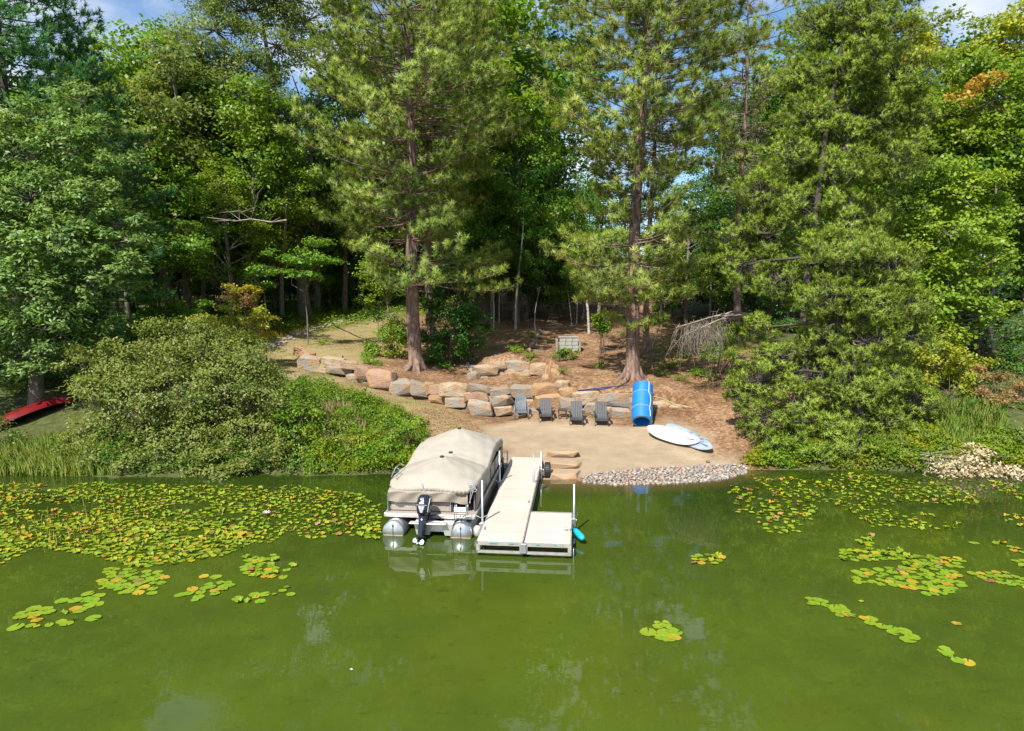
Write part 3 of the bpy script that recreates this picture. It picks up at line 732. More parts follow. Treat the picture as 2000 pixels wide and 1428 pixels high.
pine('red_pine', 'thin red pine right behind the trunk above the blue mat', b, 22.0, 11.0, lambda f, a: np.interp(f, [0, .4, .8, 1], [2.2, 3.8, 4, 1]), (.3, 0), .2, 22, step=.8, dead=2)
b = G(1436, 668)
pine('red_pine', 'bare-sided red pine between the middle pine and the mossy jack pines', b, 23.5, 11.0, lambda f, a: np.interp(f, [0, .3, .8, 1], [2.4, 4.2, 4.6, 1.5]), (.25, .3), .27, 27, step=.8, dead=3)
b = G(674, 612)
pine('young_red_pine', 'short-crowned red pine left of the big pine with a straight bare trunk', b, 13.6, 7.2, lambda f, a: np.interp(f, [0, .5, 1], [3.2, 3.4, .6]), (.1, 0), .27, 31, step=.6)
# white pines, upper left
wp = dict(needle='needle_white', bark='bark_dark', n_needles=26, nlen=.36, nwid=.05, tsp=.24, droop=.05, dead=.3, spread=.6, flare=.2)
b = PY(40, 640, 40); b[2] = gz1(b[0], b[1])
pine('white_pine', 'dark blue-green white pine at the left edge rising out of the frame', b, 27, 5, lambda f, a: np.interp(f, [0, .3, .7, 1], [4.8, 5.2, 5.0, 2.0]), (0, 0), .35, 41, step=.5, **wp)
b = PY(190, 640, 43); b[2] = gz1(b[0], b[1])
pine('white_pine', 'shorter white pine whose tip shows against the sky at upper left', b, 19.2, 3, lambda f, a: np.interp(f, [0, .35, .7, 1], [4.6, 4.6, 2.8, .2]), (0, 0), .28, 43, step=.5, **wp)
b = PY(1905, 700, 35); b[2] = gz1(b[0], b[1])
pine('white_pine', 'soft young white pine under the yellow-green maple at right', b, 6.6, .6, lambda f, a: np.interp(f, [0, .4, 1], [2.6, 2.0, .2]), (0, 0), .11, 45, step=.5, **dict(wp, n_needles=18, nlen=.2, nwid=.02))

# ------------------------------------------------------------------ jack pines hanging over the right shore
b = G(1585, 850)
LJ = [(a_, b_, c_ * .86, *d_) for a_, b_, c_, *d_ in [(1690, 40, 55, -1.5), (1655, 130, 45, -1.6), (1630, 330, 50, -1.6), (1660, 0, 75, -.8), (1680, 100, 60, -1.4), (1640, 250, 50, -1.3), (1640, 400, 50, -1.6), (1670, -90, 90, 0), (1760, -40, 70, .4), (1600, 60, 70, .5), (1715, 70, 80, .3), (1560, 150, 60, 0), (1650, 150, 70, -.6), (1750, 150, 80, .4), (1600, 230, 70, -.5), (1700, 235, 75, .2), (1560, 305, 75, 0),
      (1650, 320, 65, -1), (1740, 320, 80, .4), (1490, 380, 65, .3), (1560, 400, 60, -1.2), (1510, 465, 70, .2), (1450, 520, 60, .4), (1440, 455, 45, .8), (1530, 545, 65, -.4), (1700, 420, 70, .6), (1780, 230, 60, 1)]]
conifer_mass('jack_pine', 'tall leaning jack pine with fine yellow-green needles and grey twigs', b, px_lobes(b, 31.5, LJ),
             [(0, 0, -.2), (-.2, .8, 3), (.1, 1.4, 6), (.55, 1.8, 9), (1.0, 2.1, 13), (1.7, 2.2, 17.5), (2.1, 2.2, 22)], [.22, .19, .16, .13, .10, .07, .03], 51, dens=31)
b = G(1690, 860)
LK = [(a_, b_, c_ * .88, *d_) for a_, b_, c_, *d_ in [(1650, 500, 75, -.5), (1730, 520, 70, 0), (1620, 580, 65, -.8), (1700, 590, 70, -.6), (1770, 600, 60, .2), (1660, 450, 60, .5), (1760, 660, 70, 0), (1690, 670, 60, -.8), (1610, 660, 60, 0), (1590, 730, 65, 0), (1520, 700, 55, .5),
      (1660, 750, 75, -.8), (1740, 740, 60, -.2), (1560, 790, 60, -.6), (1480, 745, 65, .2), (1640, 830, 60, -1.0), (1560, 850, 45, -.8), (1480, 640, 40, .6), (1440, 700, 28, .6), (1720, 820, 55, -.6), (1790, 780, 50, .2), (1600, 480, 50, .6), (1510, 872, 42, -1.4), (1590, 885, 46, -1.9), (1670, 888, 48, -2.0), (1745, 880, 48, -1.6), (1640, 860, 55, -1.4), (1480, 820, 50, -.6), (1790, 850, 44, -.8), (1440, 770, 40, 0)]]
conifer_mass('jack_pine', 'low spreading jack pine whose boughs hang over the right bank to the water', b, px_lobes(b, 28.6, LK),
             [(0, 0, -.2), (-.3, .6, 2), (-.9, .9, 4), (-.7, 1.2, 7), (-.3, 1.3, 9)], [.22, .19, .16, .11, .05], 52, dens=31)
# drooping dead spray left of it
rng = np.random.default_rng(5)
b = G(1345, 720); root = empty('dead_bough', b); tag(root, 'grey drooping dead bough with tangled bare twigs left of the jack pines', 'dead branch')
sg = Seg(); tipC = []
for (px, py, dy) in [(1320, 640, 0), (1350, 632, .2), (1395, 620, .4), (1370, 640, -.3), (1335, 655, -.2), (1380, 655, .1)]:
    st = PY(1470, 615, 33.5) - b; e = PY(px, py, 33 + dy) - b
    sg.line([st, (st + e) / 2 + np.array([0, 0, .25]), e], .05, .02)
    for k in range(36):
        p0 = e + (st - e) * rng.uniform(0, .3) + rng.normal(size=3) * .12; p1 = p0 + np.array([rng.normal() * .25, rng.normal() * .25, -rng.uniform(.3, 1.5)])
        sg.line([p0, (p0 + p1) / 2 + rng.normal(size=3) * .08, p1], .011, .005); tipC.append(p1)
        for q in range(2):
            m = p0 + (p1 - p0) * rng.uniform(.2, .9); sg.line([m, m + rng.normal(size=3) * .16 - np.array([0, 0, .12])], .006, .004)
sg.build('dead_twigs', M['twig_grey'], root, 3)

# ------------------------------------------------------------------ broadleaf trees one can tell apart
b = G(70, 800)
LO = [(90, 240, 60, 1.5), (160, 200, 50, 2), (30, 300, 75, .5), (130, 300, 70, .5), (220, 320, 45, 1), (60, 390, 85, 0), (170, 400, 65, 0), (20, 470, 80, -.4), (120, 480, 80, -.6), (230, 440, 55, .2), (250, 470, 45, 0),
      (190, 540, 70, -.3), (60, 560, 80, -.8), (-60, 400, 80, 0), (-80, 560, 90, 0), (130, 600, 60, -.5), (20, 650, 75, -.6), (90, 680, 60, -.3), (160, 650, 45, 0), (20, 715, 50, -.3), (-60, 700, 80, 0), (-40, 280, 80, 1), (-130, 480, 90, 1), (210, 620, 45, .6), (180, 700, 40, .6), (200, 250, 35, 1.5), (270, 510, 30, 0), (100, 640, 60, -1)]
broadleaf('oak_tree', 'big oak with star-shaped leaf clusters filling the left edge above the red canoe', 'oak tree', b, px_lobes(b, 31, LO),
          [(0, 0, -.3), (.2, 0, 3), (0, .3, 6), (.3, .3, 9), (.5, .5, 12.5)], [.34, .3, .25, .18, .06], 'oak', dens=8.5, n_per=12, spread=.17, flat=.5, size=.23, seed=61, radial=1.6, aspect=.42, up=.9, droop=.25)
b = G(598, 622)
LM = [(420, 60, 70, 0), (480, 20, 70, 1), (540, 90, 60, 0), (390, 130, 75, 0), (460, 150, 80, -.5), (540, 190, 50, 0), (350, 190, 70, .3), (430, 230, 75, -.4), (500, 270, 60, 0), (330, 260, 60, .5), (400, 300, 60, 0), (480, 330, 50, .4), (550, 20, 60, 1.5), (600, 40, 55, 2), (560, -50, 90, 1), (440, -40, 80, 1), (350, 100, 50, 1)]
broadleaf('oak_tree', 'spreading oak with a thick pale trunk left of the pines and dark limbs', 'oak tree', b, px_lobes(b, b[1] - 2, LM),
          [(0, 0, -.3), (-.45, 0, 4.5), (-1.2, 0, 10.5), (-2.2, 0, 16), (-2.5, 0, 22), (-3.2, 0, 27)], [.60, .52, .45, .38, .25, .1], 'oak_mid', dens=3.2, n_per=12, spread=.3, flat=.5, size=.27, seed=62, radial=.8, aspect=.42)
b = PY(1930, 700, 36); b[2] = gz1(b[0], b[1])
LY = [(1880, 380, 70, 0), (1800, 400, 50, .6), (1850, 460, 75, -.5), (1920, 470, 55, 0), (1800, 500, 60, 0), (1880, 540, 70, -.6), (1830, 580, 60, -.4), (1900, 610, 60, -.2), (1850, 650, 45, 0), (1790, 450, 50, .5), (1930, 420, 50, .4), (1820, 350, 55, .8)]
broadleaf('maple_tree', 'yellow-green maple leaning out right of the jack pines', 'maple tree', b, px_lobes(b, 33, LY),
          [(0, 0, -.3), (-.4, -.6, 2.5), (-1.0, -1.2, 5), (-1.6, -2, 8.5)], [.15, .13, .1, .04], 'maple_yellow', dens=6, n_per=11, spread=.2, flat=.35, size=.17, seed=63, aspect=.8)
b = PY(1995, 680, 40); b[2] = gz1(b[0], b[1])
LZ = [(1930, 200, 80, 0), (1850, 220, 70, .5), (1990, 250, 90, 0), (1900, 290, 75, -.5), (2060, 150, 90, .5), (1960, 350, 80, 0), (1800, 280, 60, 1), (1860, 310, 60, .3), (2040, 330, 90, 0), (2000, 440, 80, .5), (1990, 530, 60, 1), (1890, 140, 60, 1), (2100, 450, 90, 1), (1780, 200, 50, 1.5)]
tr_ = broadleaf('maple_tree', 'large green maple with two orange leaf patches at the right edge', 'maple tree', b, px_lobes(b, 39, LZ),
          [(0, 0, -.3), (.2, 0, 4), (0, 0, 8), (.3, 0, 14)], [.28, .25, .2, .06], 'maple', dens=4, n_per=12, spread=.28, flat=.35, size=.22, seed=64, aspect=.8)
rng = np.random.default_rng(71)
loc = np.array(tr_.location); cs = []
for (px, py, r, n_) in [(1925, 155, 30, 22), (1900, 170, 20, 10), (1952, 148, 16, 7), (1870, 190, 20, 10), (1885, 183, 12, 4)]:
    p = PY(px, py, 36.6) - loc; cs.append(p + rng.normal(size=(n_, 3)) * np.array([r / FPX * 37, .3, r / FPX * 37 * .5]) * .6)
cs = np.concatenate(cs); V = leaves_geo(cs, .8, 9, .16, .4, .2, rng, .2, .8)
o_ = obj('turning_leaves', mesh_np('turning_leaves', V, quads_of(len(V) // 4)), M['leaf_orange'], tr_); o_['label'] = 'patches of orange turning leaves'
b = PY(1960, 600, 52); b[2] = gz1(b[0], b[1])
broadleaf('maple_tree', 'maple with golden top leaves at the upper right corner', 'maple tree', b, px_lobes(b, 50, [(1960, 90, 70, 0), (2030, 60, 90, 0), (1900, 130, 45, 0), (1990, 160, 80, 0), (1870, 110, 35, .5), (1940, 190, 60, -1), (2080, 160, 90, 0), (1860, 170, 45, 0), (1800, 60, 28, 1), (1790, 110, 45, 1), (1770, 40, 30, 1)]),
          [(0, 0, -.3), (0, 0, 6), (.5, 0, 15), (.5, 0, 20)], [.3, .28, .2, .06], 'maple_gold', dens=3, n_per=12, spread=.32, flat=.35, size=.26, seed=65, aspect=.8)
# sapling with reddening tips, left of the path
b = G(450, 665)
broadleaf('maple_sapling', 'sapling with reddish leaf tips above the big shoreline shrub', 'sapling', b, px_lobes(b, 41, [(445, 585, 26, 0, 1.6), (490, 580, 20, .3, 1.5), (470, 630, 50, 0), (430, 650, 45, 0), (500, 640, 40, .3), (410, 620, 30, .2), (520, 610, 22, .2)]),
          [(0, 0, -.2), (.1, 0, 1.5), (.2, 0, 3.2)], [.06, .05, .02], 'maple_gold', dens=7, n_per=8, spread=.18, flat=.35, size=.17, seed=66, aspect=.6)
b2 = G(478, 668)
broadleaf('maple_sapling', 'thin sapling with copper-red top leaves beside the path', 'sapling', b2, px_lobes(b2, 41.5, [(480, 578, 13, 0, 2.2), (443, 572, 12, 0, 2.0), (484, 600, 12, 0, 1.6)]),
          [(0, 0, -.2), (.1, 0, 1.5), (.1, 0, 3.6)], [.04, .03, .015], 'shrub_red', dens=16, n_per=8, spread=.14, flat=.6, size=.15, seed=67, aspect=.5)

# shrubs
def shrub(name, label, L, Y, mat, seed, cat='shrub', base=None, dens=9, n_per=12, size=.11, spread=.16, aspect=.6, bark='twig_brown', depth=1.0, sub=.4, up=.6, group=None, droop=.15, drop=0):
    rng = np.random.default_rng(seed)
    if base is None:
        e = L[0]; p = PY(e[0], e[1], Y); base = np.array([p[0], Y, gz1(p[0], Y)])
    lob = px_lobes(base, Y, L, depth=depth)
    root = empty(name, base); tag(root, label, cat, group)
    C, O, subs = lobe_twigs(lob, dens, rng, sub)
    gl = gz(C[:, 0] + base[0], C[:, 1] + base[1]) - base[2]
    k = C[:, 2] > gl + .03; C, O = C[k], O[k]
    V = leaves_geo(C, up, n_per, spread, .6, size, rng, droop, aspect, .4, O)
    obj('foliage', mesh_np('foliage', V, quads_of(len(V) // 4)), M[mat], root)
    sg = Seg()
    for cen, sc in subs:
        for s_ in sc[:60]:
            st = np.array([cen[0] * .85 + rng.normal() * .15, cen[1] * .85 + rng.normal() * .15, 0]); st[2] = gz1(st[0] + base[0], st[1] + base[1]) - base[2] - .05
            mid = (st * .45 + s_ * .55) + rng.normal(size=3) * .12; sg.line([st, mid, s_], .022, .007)
    sg.build('stems', M[bark], root, 3)
    return root
LS = [(300, 860, 90, 0), (400, 860, 80, 0), (500, 850, 80, 0), (250, 780, 90, 0), (350, 760, 90, .4), (450, 760, 90, .3), (540, 780, 65, .3), (215, 850, 62, 0), (560, 860, 55, 0), (205, 750, 45, .6), (260, 700, 55, 1.2), (330, 690, 50, 1.4), (400, 690, 60, 1.2), (480, 700, 55, 1.2), (520, 745, 40, .6),
      (170, 870, 50, 0), (450, 905, 45, -1.0), (360, 905, 50, -.9), (250, 890, 50, -.5), (300, 655, 36, 1.2), (390, 645, 36, 1.2), (350, 640, 26, 1.2), (450, 665, 30, 1.0), (240, 690, 40, .8), (160, 900, 40, -.8), (220, 915, 30, -1.2), (300, 915, 35, -1.3), (420, 920, 35, -1.4), (500, 915, 35, -1.2), (560, 900, 35, -.8), (240, 922, 30, -2.2), (300, 925, 30, -2.3), (360, 928, 32, -2.3), (430, 930, 32, -2.4), (480, 925, 30, -2.3), (540, 920, 28, -2.1), (200, 893, 42, -1.6), (260, 898, 44, -1.8), (320, 900, 44, -1.9), (380, 903, 46, -1.9), (440, 903, 46, -1.9), (500, 900, 44, -1.8), (555, 895, 40, -1.6), (150, 700, 30, 1), (300, 640, 22, 1.4), (420, 665, 30, 1.4)]
shrub('shoreline_shrub', 'huge olive-green shrub spreading over the left shoreline', LS, 27.6, 'shrub', 81, dens=14, n_per=12, size=.125, base=np.array([-12.5, 27.8, .3]))
shrub('leafy_shrub', 'bright green shrub between the huge olive shrub and the ground cover', [(590, 820, 50, -.3), (600, 870, 50, -.3), (570, 770, 35, .6), (620, 890, 35, 0), (560, 890, 35, -.3), (600, 780, 28, 1), (580, 910, 26, -.8), (620, 912, 24, -.8)], 27.2, 'green_shrub', 82, dens=10, size=.12)
shrub('leafy_shrub', 'low shrub with green and yellowing leaves right at the waterline by the boat', [(790, 850, 35, 0), (800, 880, 30, -.3), (760, 880, 35, -.3), (810, 830, 22, .6), (720, 895, 30, -.4), (770, 830, 25, .6), (800, 905, 18, -.8), (760, 908, 20, -.9), (820, 890, 14, -.6)], 27.0, 'green_shrub', 83, dens=12, size=.11, spread=.12)
shrub('leafy_shrub', 'weedy shrub cluster in the middle of the left bank', [(670, 870, 38, 0), (640, 890, 30, 0), (700, 860, 32, .2), (680, 900, 28, -.6), (650, 840, 30, .8), (700, 912, 20, -1), (660, 915, 20, -1)], 27.2, 'green_shrub', 84, dens=11, size=.11, spread=.12)
shrub('leafy_shrub', 'leafy shrub at the foot of the big flared-root pine on its left', [(740, 680, 28, 0), (765, 670, 35, .3), (780, 650, 30, .6), (720, 690, 18, 0), (760, 640, 22, 1)], 43.5, 'green_shrub', 85, dens=11, size=.15, spread=.15)
shrub('dark_shrub', 'tall dark green shrub to the right of the big flared-root pine', [(850, 660, 28, -.4), (930, 640, 30, 0), (880, 640, 50, 0, 1.1), (900, 600, 40, .5, 1.1), (870, 690, 35, -.3), (920, 680, 30, 0), (850, 590, 26, .8), (910, 560, 25, .8)], 43.0, 'maple_mid', 86, dens=10, size=.17, spread=.18)
shrub('leafy_shrub', 'green bush in dappled light uphill left of the right pine trunk', [(1175, 620, 22, 0), (1185, 635, 18, 0), (1170, 640, 14, 0)], 43.5, 'green_shrub', 87, dens=12, size=.16)
shrub('small_shrub', 'small pale shrub on the pine-straw slope left of the right pine', [(1165, 722, 17, 0), (1160, 735, 14, 0), (1175, 735, 13, 0)], 38.8, 'green_shrub', 88, dens=18, size=.11, spread=.1, n_per=9)
shrub('leafy_shrub', 'low bright plant patch in front of the grey block box', [(1103, 693, 16, 0, .6), (1120, 692, 12, 0, .6), (1088, 694, 10, 0, .6)], 41.2, 'green_shrub', 89, dens=22, size=.12, spread=.1)
shrub('leafy_shrub', 'green bush behind the dead grey bough', [(1400, 665, 38, 0), (1420, 640, 32, .5), (1390, 690, 24, 0)], 35.8, 'green_shrub', 90, dens=10, size=.13)
shrub('leafy_shrub', 'yellow-green shrub growing out under the jack pines by the water', [(1560, 895, 26, 0), (1620, 885, 32, 0), (1690, 880, 38, 0), (1520, 890, 18, 0), (1740, 880, 40, .3), (1780, 850, 36, .8)], 27.2, 'green_shrub', 91, dens=10, size=.11, spread=.12)
shrub('leafy_shrub', 'orange-tinged shrub at the right edge behind the bleached branch', [(1960, 800, 38, 0), (1920, 780, 32, .5), (1990, 770, 40, .6), (1900, 730, 22, 1), (1940, 740, 25, 1)], 30.0, 'shrub_red', 92, dens=10, size=.12, spread=.13)
shrub('leafy_shrub', 'low green bush right of the yellow maple at the water edge', [(1960, 870, 40, 0, .7), (1900, 880, 30, 0, .7), (2010, 860, 50, .4, .7), (1850, 880, 30, 0, .7), (1830, 850, 30, .8)], 27.0, 'shrub', 93, dens=11, size=.12, spread=.13)
shrub('leafy_shrub', 'dark bush by the right frame edge under the maple trunk', [(1980, 720, 40, 0), (2010, 690, 40, 0)], 34, 'maple_dark', 94, dens=8, size=.16)
shrub('leafy_shrub', 'reddish and green bush hiding the near end of the red canoe', [(-20, 845, 26, 0), (-60, 830, 50, 0), (-20, 810, 22, .3), (25, 850, 10, -.2)], 27.4, 'shrub', 95, dens=9, size=.13)
shrub('leafy_shrub', 'yellow-green thicket at the forest edge left of the sapling', [(300, 600, 40, 0), (350, 620, 40, 0), (270, 640, 35, 0), (390, 610, 25, 0)], 45, 'maple', 96, dens=6, size=.2, spread=.2)
# little ground plants on the slope
pts_small = [(832, 712), (740, 715), (726, 700), (735, 712), (870, 720), (1035, 708), (1075, 670), (1040, 660), (1250, 700), (1290, 735), (1310, 720), (1330, 745), (1360, 735), (1220, 660), (1380, 740), (1335, 700), (1285, 690), (1100, 730), (900, 700), (1010, 690), (632, 674), (720, 712)]
proto = None
for i, (px, py) in enumerate(pts_small):
    g = G(px, py)
    if proto is None:
        rng = np.random.default_rng(99); C = rng.normal(size=(26, 3)) * np.array([.22, .18, .09]) + np.array([0, 0, .16])
        V = leaves_geo(C, .9, 8, .07, .5, .10, rng, .2, .6)
        proto = empty('ground_plant'); obj('leaves', mesh_np('leaves', V, quads_of(len(V) // 4)), M['green_shrub'], proto); o = proto
    else: o = copy_tree(proto)
    s_ = rnd.uniform(.7, 1.6); o.scale = (s_, s_, s_); o.location = g; o.rotation_euler = (0, 0, rnd.uniform(0, 6))
    tag(o, 'small leafy green plant on the pine-straw slope', 'plant', 'small plants on the slope')

# ------------------------------------------------------------------ slim young trees: birches and poles in the wood
def thin_tree(name, label, basepx, top, r, bark, cat, group=None, curve=.15, Y=None):
    if Y is None: g = G(*basepx)
    else: p = PY(basepx[0], basepx[1], Y); g = np.array([p[0], Y, gz1(p[0], Y)])
    e = PY(top[0], top[1], g[1]) - g
    root = empty(name, g); tag(root, label, cat, group)
    pts = [np.array([e[0] * t + curve * math.sin(t * 5 + px_), .1 * math.sin(t * 4), e[2] * t - .15 * (1 - t)]) for t in np.linspace(0, 1, 6) for px_ in [basepx[0]]]
    trunk_geo(pts, [r * (1 - .65 * i / 5) for i in range(6)], 7, .2).build('trunk', M[bark], root, smooth_=True)
    return root, e
birch_crown = None
rng = np.random.default_rng(120)
BIR = [(962, 640, 958, 300, .075, 'leftmost of the white birches left of the stone steps'), (978, 632, 976, 320, .06, 'thin birch just right of the leftmost white birch'),
       (1000, 625, 1006, 250, .09, 'middle birch with a broad pale trunk'), (1009, 645, 1020, 260, .10, 'twin-trunked looking birch nearest the stone steps'),
       (1150, 652, 1125, 280, .11, 'white birch leaning left beside the grey block box'), (1125, 632, 1122, 300, .07, 'slim birch behind the leaning birch'),
       (1114, 635, 1108, 330, .05, 'grey sapling left of the slim birch'), (1075, 600, 1078, 300, .09, 'shaded birch standing at the top of the steps')]
for i, (x0, y0, x1, y1, r, lab) in enumerate(BIR):
    root, e = thin_tree('birch_tree', lab, (x0, y0), (x1, y1 + 140), r, 'bark_birch', 'birch tree')
    if birch_crown is None:
        lob = [(rng.normal() * 1.0, rng.normal() * 1.0, k * .9, 1.3, 1.3, .8) for k in range(-4, 4)]
        C, O, subs = lobe_twigs(lob, 4.5, rng, .4); V = leaves_geo(C, .7, 9, .25, .5, .17, rng, .3, .7)
        birch_crown = obj('crown', mesh_np('birch_crown', V, quads_of(len(V) // 4)), M['maple_dark'], root)
        c = birch_crown
    else: c = birch_crown.copy(); link(c); c.parent = root
    c.location = Vector(e) * .92; c.rotation_euler = (0, 0, i * 1.3); c.scale = (.9, .9, 1.1)
POLES = [(1272, 712, 1292, 610, .045), (1045, 640, 1052, 560, .03), (460, 600, 452, 380, .09), (553, 600, 552, 330, .13), (545, 585, 538, 380, .09), (622, 605, 620, 380, .06), (530, 590, 528, 420, .05), (405, 600, 398, 330, .08),
         (346, 610, 346, 430, .07), (300, 630, 300, 380, .12), (375, 600, 372, 420, .07), (655, 590, 650, 420, .06), (640, 585, 640, 430, .05), (700, 590, 700, 430, .07), (600, 590, 603, 330, .12),
         (500, 580, 498, 400, .06), (480, 575, 478, 420, .05), (437, 575, 440, 380, .07), (575, 575, 576, 430, .05), (1056, 545, 1060, 300, .16), (1078, 545, 1082, 280, .13), (930, 560, 935, 330, .12), (720, 575, 722, 400, .05), (740, 575, 738, 420, .07),
         (1405, 610, 1408, 330, .11), (1420, 590, 1425, 330, .07), (1385, 600, 1384, 380, .06), (1290, 590, 1288, 330, .08), (1000, 560, 998, 330, .1), (1030, 560, 1034, 350, .07)]
crown_dn = [4, 9]
for i, (x0, y0, x1, y1, r) in enumerate(POLES):
    Yb = 38 if i == 0 else (46 if i == 1 else min(84., float(G(x0, max(y0, 592))[1]) * rnd.uniform(1.0, 1.06)))
    if i > 1: r *= Yb / 60
    rt_, e_ = thin_tree('bare_sapling' if i < 2 else 'forest_tree', 'dead leaning sapling on the slope right of the right pine' if i == 0 else ('thin leaning sapling between the birches and steps' if i == 1 else 'slim bare trunk in the shaded forest behind the path'),
              (x0, y0), (x1, y1 - (0 if i < 2 else 150)), r * 1.5, 'bark_pole' if i % 3 else 'bark_grey', 'sapling' if i < 2 else 'tree', None if i < 2 else 'slim trunks in the shaded forest', Y=Yb)
    if i >= 2:
        c = birch_crown.copy(); link(c); c.parent = rt_; c.location = Vector(e_) * .86; c.rotation_euler = (0, 0, i * 2.1); c.scale = (1.3, 1.3, 1.2)

# sapling on the lawn
b = G(738, 672); b2 = G(782, 655)
broadleaf('lawn_sapling', 'little round-leaved sapling standing on the dry lawn', 'sapling', b, px_lobes(b, b[1], [(738, 610, 16, 0), (745, 620, 13, 0), (728, 618, 11, 0), (740, 595, 10, 0)]), [(0, 0, -.1), (.05, 0, 1), (.05, 0, 2.1)], [.035, .03, .015], 'maple_dark', dens=11, n_per=6, spread=.15, flat=.6, size=.16, seed=131, aspect=.7)
b = G(760, 622)
broadleaf('leafy_tree', 'young leafy tree with light green leaves left of the big pine trunk', 'tree', b, px_lobes(b, 50, [(740, 540, 40, 0), (710, 560, 30, 0), (760, 570, 35, 0), (745, 500, 32, 0), (715, 595, 20, 0), (775, 520, 25, 0), (730, 470, 24, 1)]),
          [(0, 0, -.1), (-.2, 0, 2.5), (-.4, 0, 5)], [.08, .07, .03], 'maple', dens=5, n_per=9, spread=.22, flat=.5, size=.19, seed=132, aspect=.7)
for k, (px, py, r, Y, lab) in enumerate([(600, 500, 45, 47, 'flat spray of lime-green maple leaves in front of the thick oak trunk'), (520, 520, 30, 50, 'low lime-green maple spray left of the thick oak trunk'), (330, 470, 60, 44, 'layered lime-green young maple beside the white pine')]):
    b = PY(px, 610, Y + 2); b[2] = gz1(b[0], b[1])
    broadleaf('young_maple', lab, 'maple tree', b, px_lobes(b, Y, [(px, py, r, 0, .25), (px - r * .7, py + 12, r * .7, .5, .25), (px + r * .7, py + 8, r * .8, 0, .25), (px - r * .2, py + 35, r * .8, .5, .25), (px + .3 * r, py - 30, r * .7, .5, .25)]),
              [(0, 0, -.1), (0, 0, 2), (0, -.5, 3.8)], [.06, .05, .02], 'maple', dens=6, n_per=9, spread=.25, flat=.2, size=.19, seed=140 + k, aspect=.75)
# bare broken limb
p0 = PY(556, 432, 46); root = empty('snag_tree', G(550, 600)); tag(root, 'dead snag with a long bare limb reaching left in the dark forest', 'dead tree')
bl = np.array(root.location); sg = Seg()
pp = [PY(x, y, 46) - bl for x, y in ((560, 430), (530, 434), (490, 428), (460, 432), (430, 428), (400, 424))]
sg.line(pp, .07, .02)
for (a, e) in (((490, 428), (470, 415)), ((470, 430), (440, 408)), ((470, 415), (500, 404)), ((460, 430), (415, 432)), ((470, 412), (430, 415)), ((468, 430), (466, 400)), ((530, 434), (548, 424))):
    sg.line([PY(*a, 46) - bl, PY(*e, 45.8) - bl], .025, .008)
sg.build('limb', M['twig_grey'], root, 6)
q = PY(560, 400, 46.1) - bl
trunk_geo([(0, 0, -.2), q * .5, q], [.13, .1, .06], 7).build('trunk', M['bark_grey'], root, smooth_=True)

# ------------------------------------------------------------------ forest behind: prototypes, then copies
def proto_tree(seed, H, R, mat, nl, size, low=.28, bark='bark_grey'):
    rng = np.random.default_rng(seed); root = empty('forest_tree', (0, 0, -50))
    lob = []
    for i in range(nl):
        t = rng.uniform(low, .93); prof = math.sin(min(1, (t - low * .6) / (1 - low * .6)) ** .8 * math.pi * .93) ** .6
        a = rng.uniform(0, 6.28); rr = R * prof * rng.uniform(.35, .78); s = R * rng.uniform(.30, .46)
        lob.append((math.cos(a) * rr, math.sin(a) * rr, H * t, s, s, s * .62))
    lob.append((0, 0, H * .93, R * .4, R * .4, R * .4))
    C, O, subs = lobe_twigs(lob, 1.9, rng, .42); V = leaves_geo(C, .75, 9, .42, .4, size, rng, .3, .72, .3, O)
    obj('crown', mesh_np('crown', V, quads_of(len(V) // 4)), M[mat], root)
    trunk_geo([(0, 0, -.4), (.1, 0, H * .3), (-.15, .1, H * .6), (0, 0, H * .88)], [.26, .21, .15, .05], 7, .2).build('trunk', M[bark], root, smooth_=True)
    sg = Seg()
    for cen, sc in subs:
        st = np.array([0, 0, max(H * .2, cen[2] - R * .5)]); sg.line([st, (st + cen) / 2 + rng.normal(size=3) * .3, cen], .09, .03)
    sg.build('limbs', M[bark], root, 4)
    return root
PR = [proto_tree(201, 17, 4.6, 'maple', 26, .27), proto_tree(202, 17, 4.4, 'maple_dark', 26, .27), proto_tree(203, 16, 4.8, 'oak_mid', 26, .27), proto_tree(204, 17, 4.0, 'maple', 22, .27, .35), proto_tree(205, 15, 4.2, 'maple_dark', 30, .27, .12)]
used = [False] * 5
GRP = ['lush green maples in the forest behind', 'dark green forest trees behind', 'olive-leaved forest oaks behind', 'lush green maples in the forest behind', 'dark green forest trees behind']
LABT = ['leafy green maple of the forest behind the pines', 'dark leafy tree in the shaded forest behind', 'olive-leaved oak in the forest behind', 'leafy green maple of the forest behind the pines', 'dark leafy tree in the shaded forest behind']
def put(k, px, Y, toppy, label=None, zoff=0):
    src = PR[k]
    if used[k]: o = copy_tree(src)
    else: o = src; used[k] = True
    if Y < 80: Y = max(Y, float(np.interp(px, [430, 500, 600, 700, 800, 860, 940], [0, 56, 66, 74, 80, 80, 0])))
    p = PY(px, 600, Y); g = gz1(p[0], Y) - .2 + zoff
    top = PY(px, toppy, Y)[2]; H = {0: 17, 1: 17, 2: 16, 3: 17, 4: 15}[k]
    s = (top - g) / H / .99
    o.location = (p[0], Y, g); w = s * rnd.uniform(.85, 1.1); o.scale = (w, w, s); o.rotation_euler = (0, 0, rnd.uniform(0, 6.28))
    if label: tag(o, label, 'tree', 'small trees on the forest floor' if label.startswith('small sunlit') else None)
    else: tag(o, LABT[k], 'tree', GRP[k])
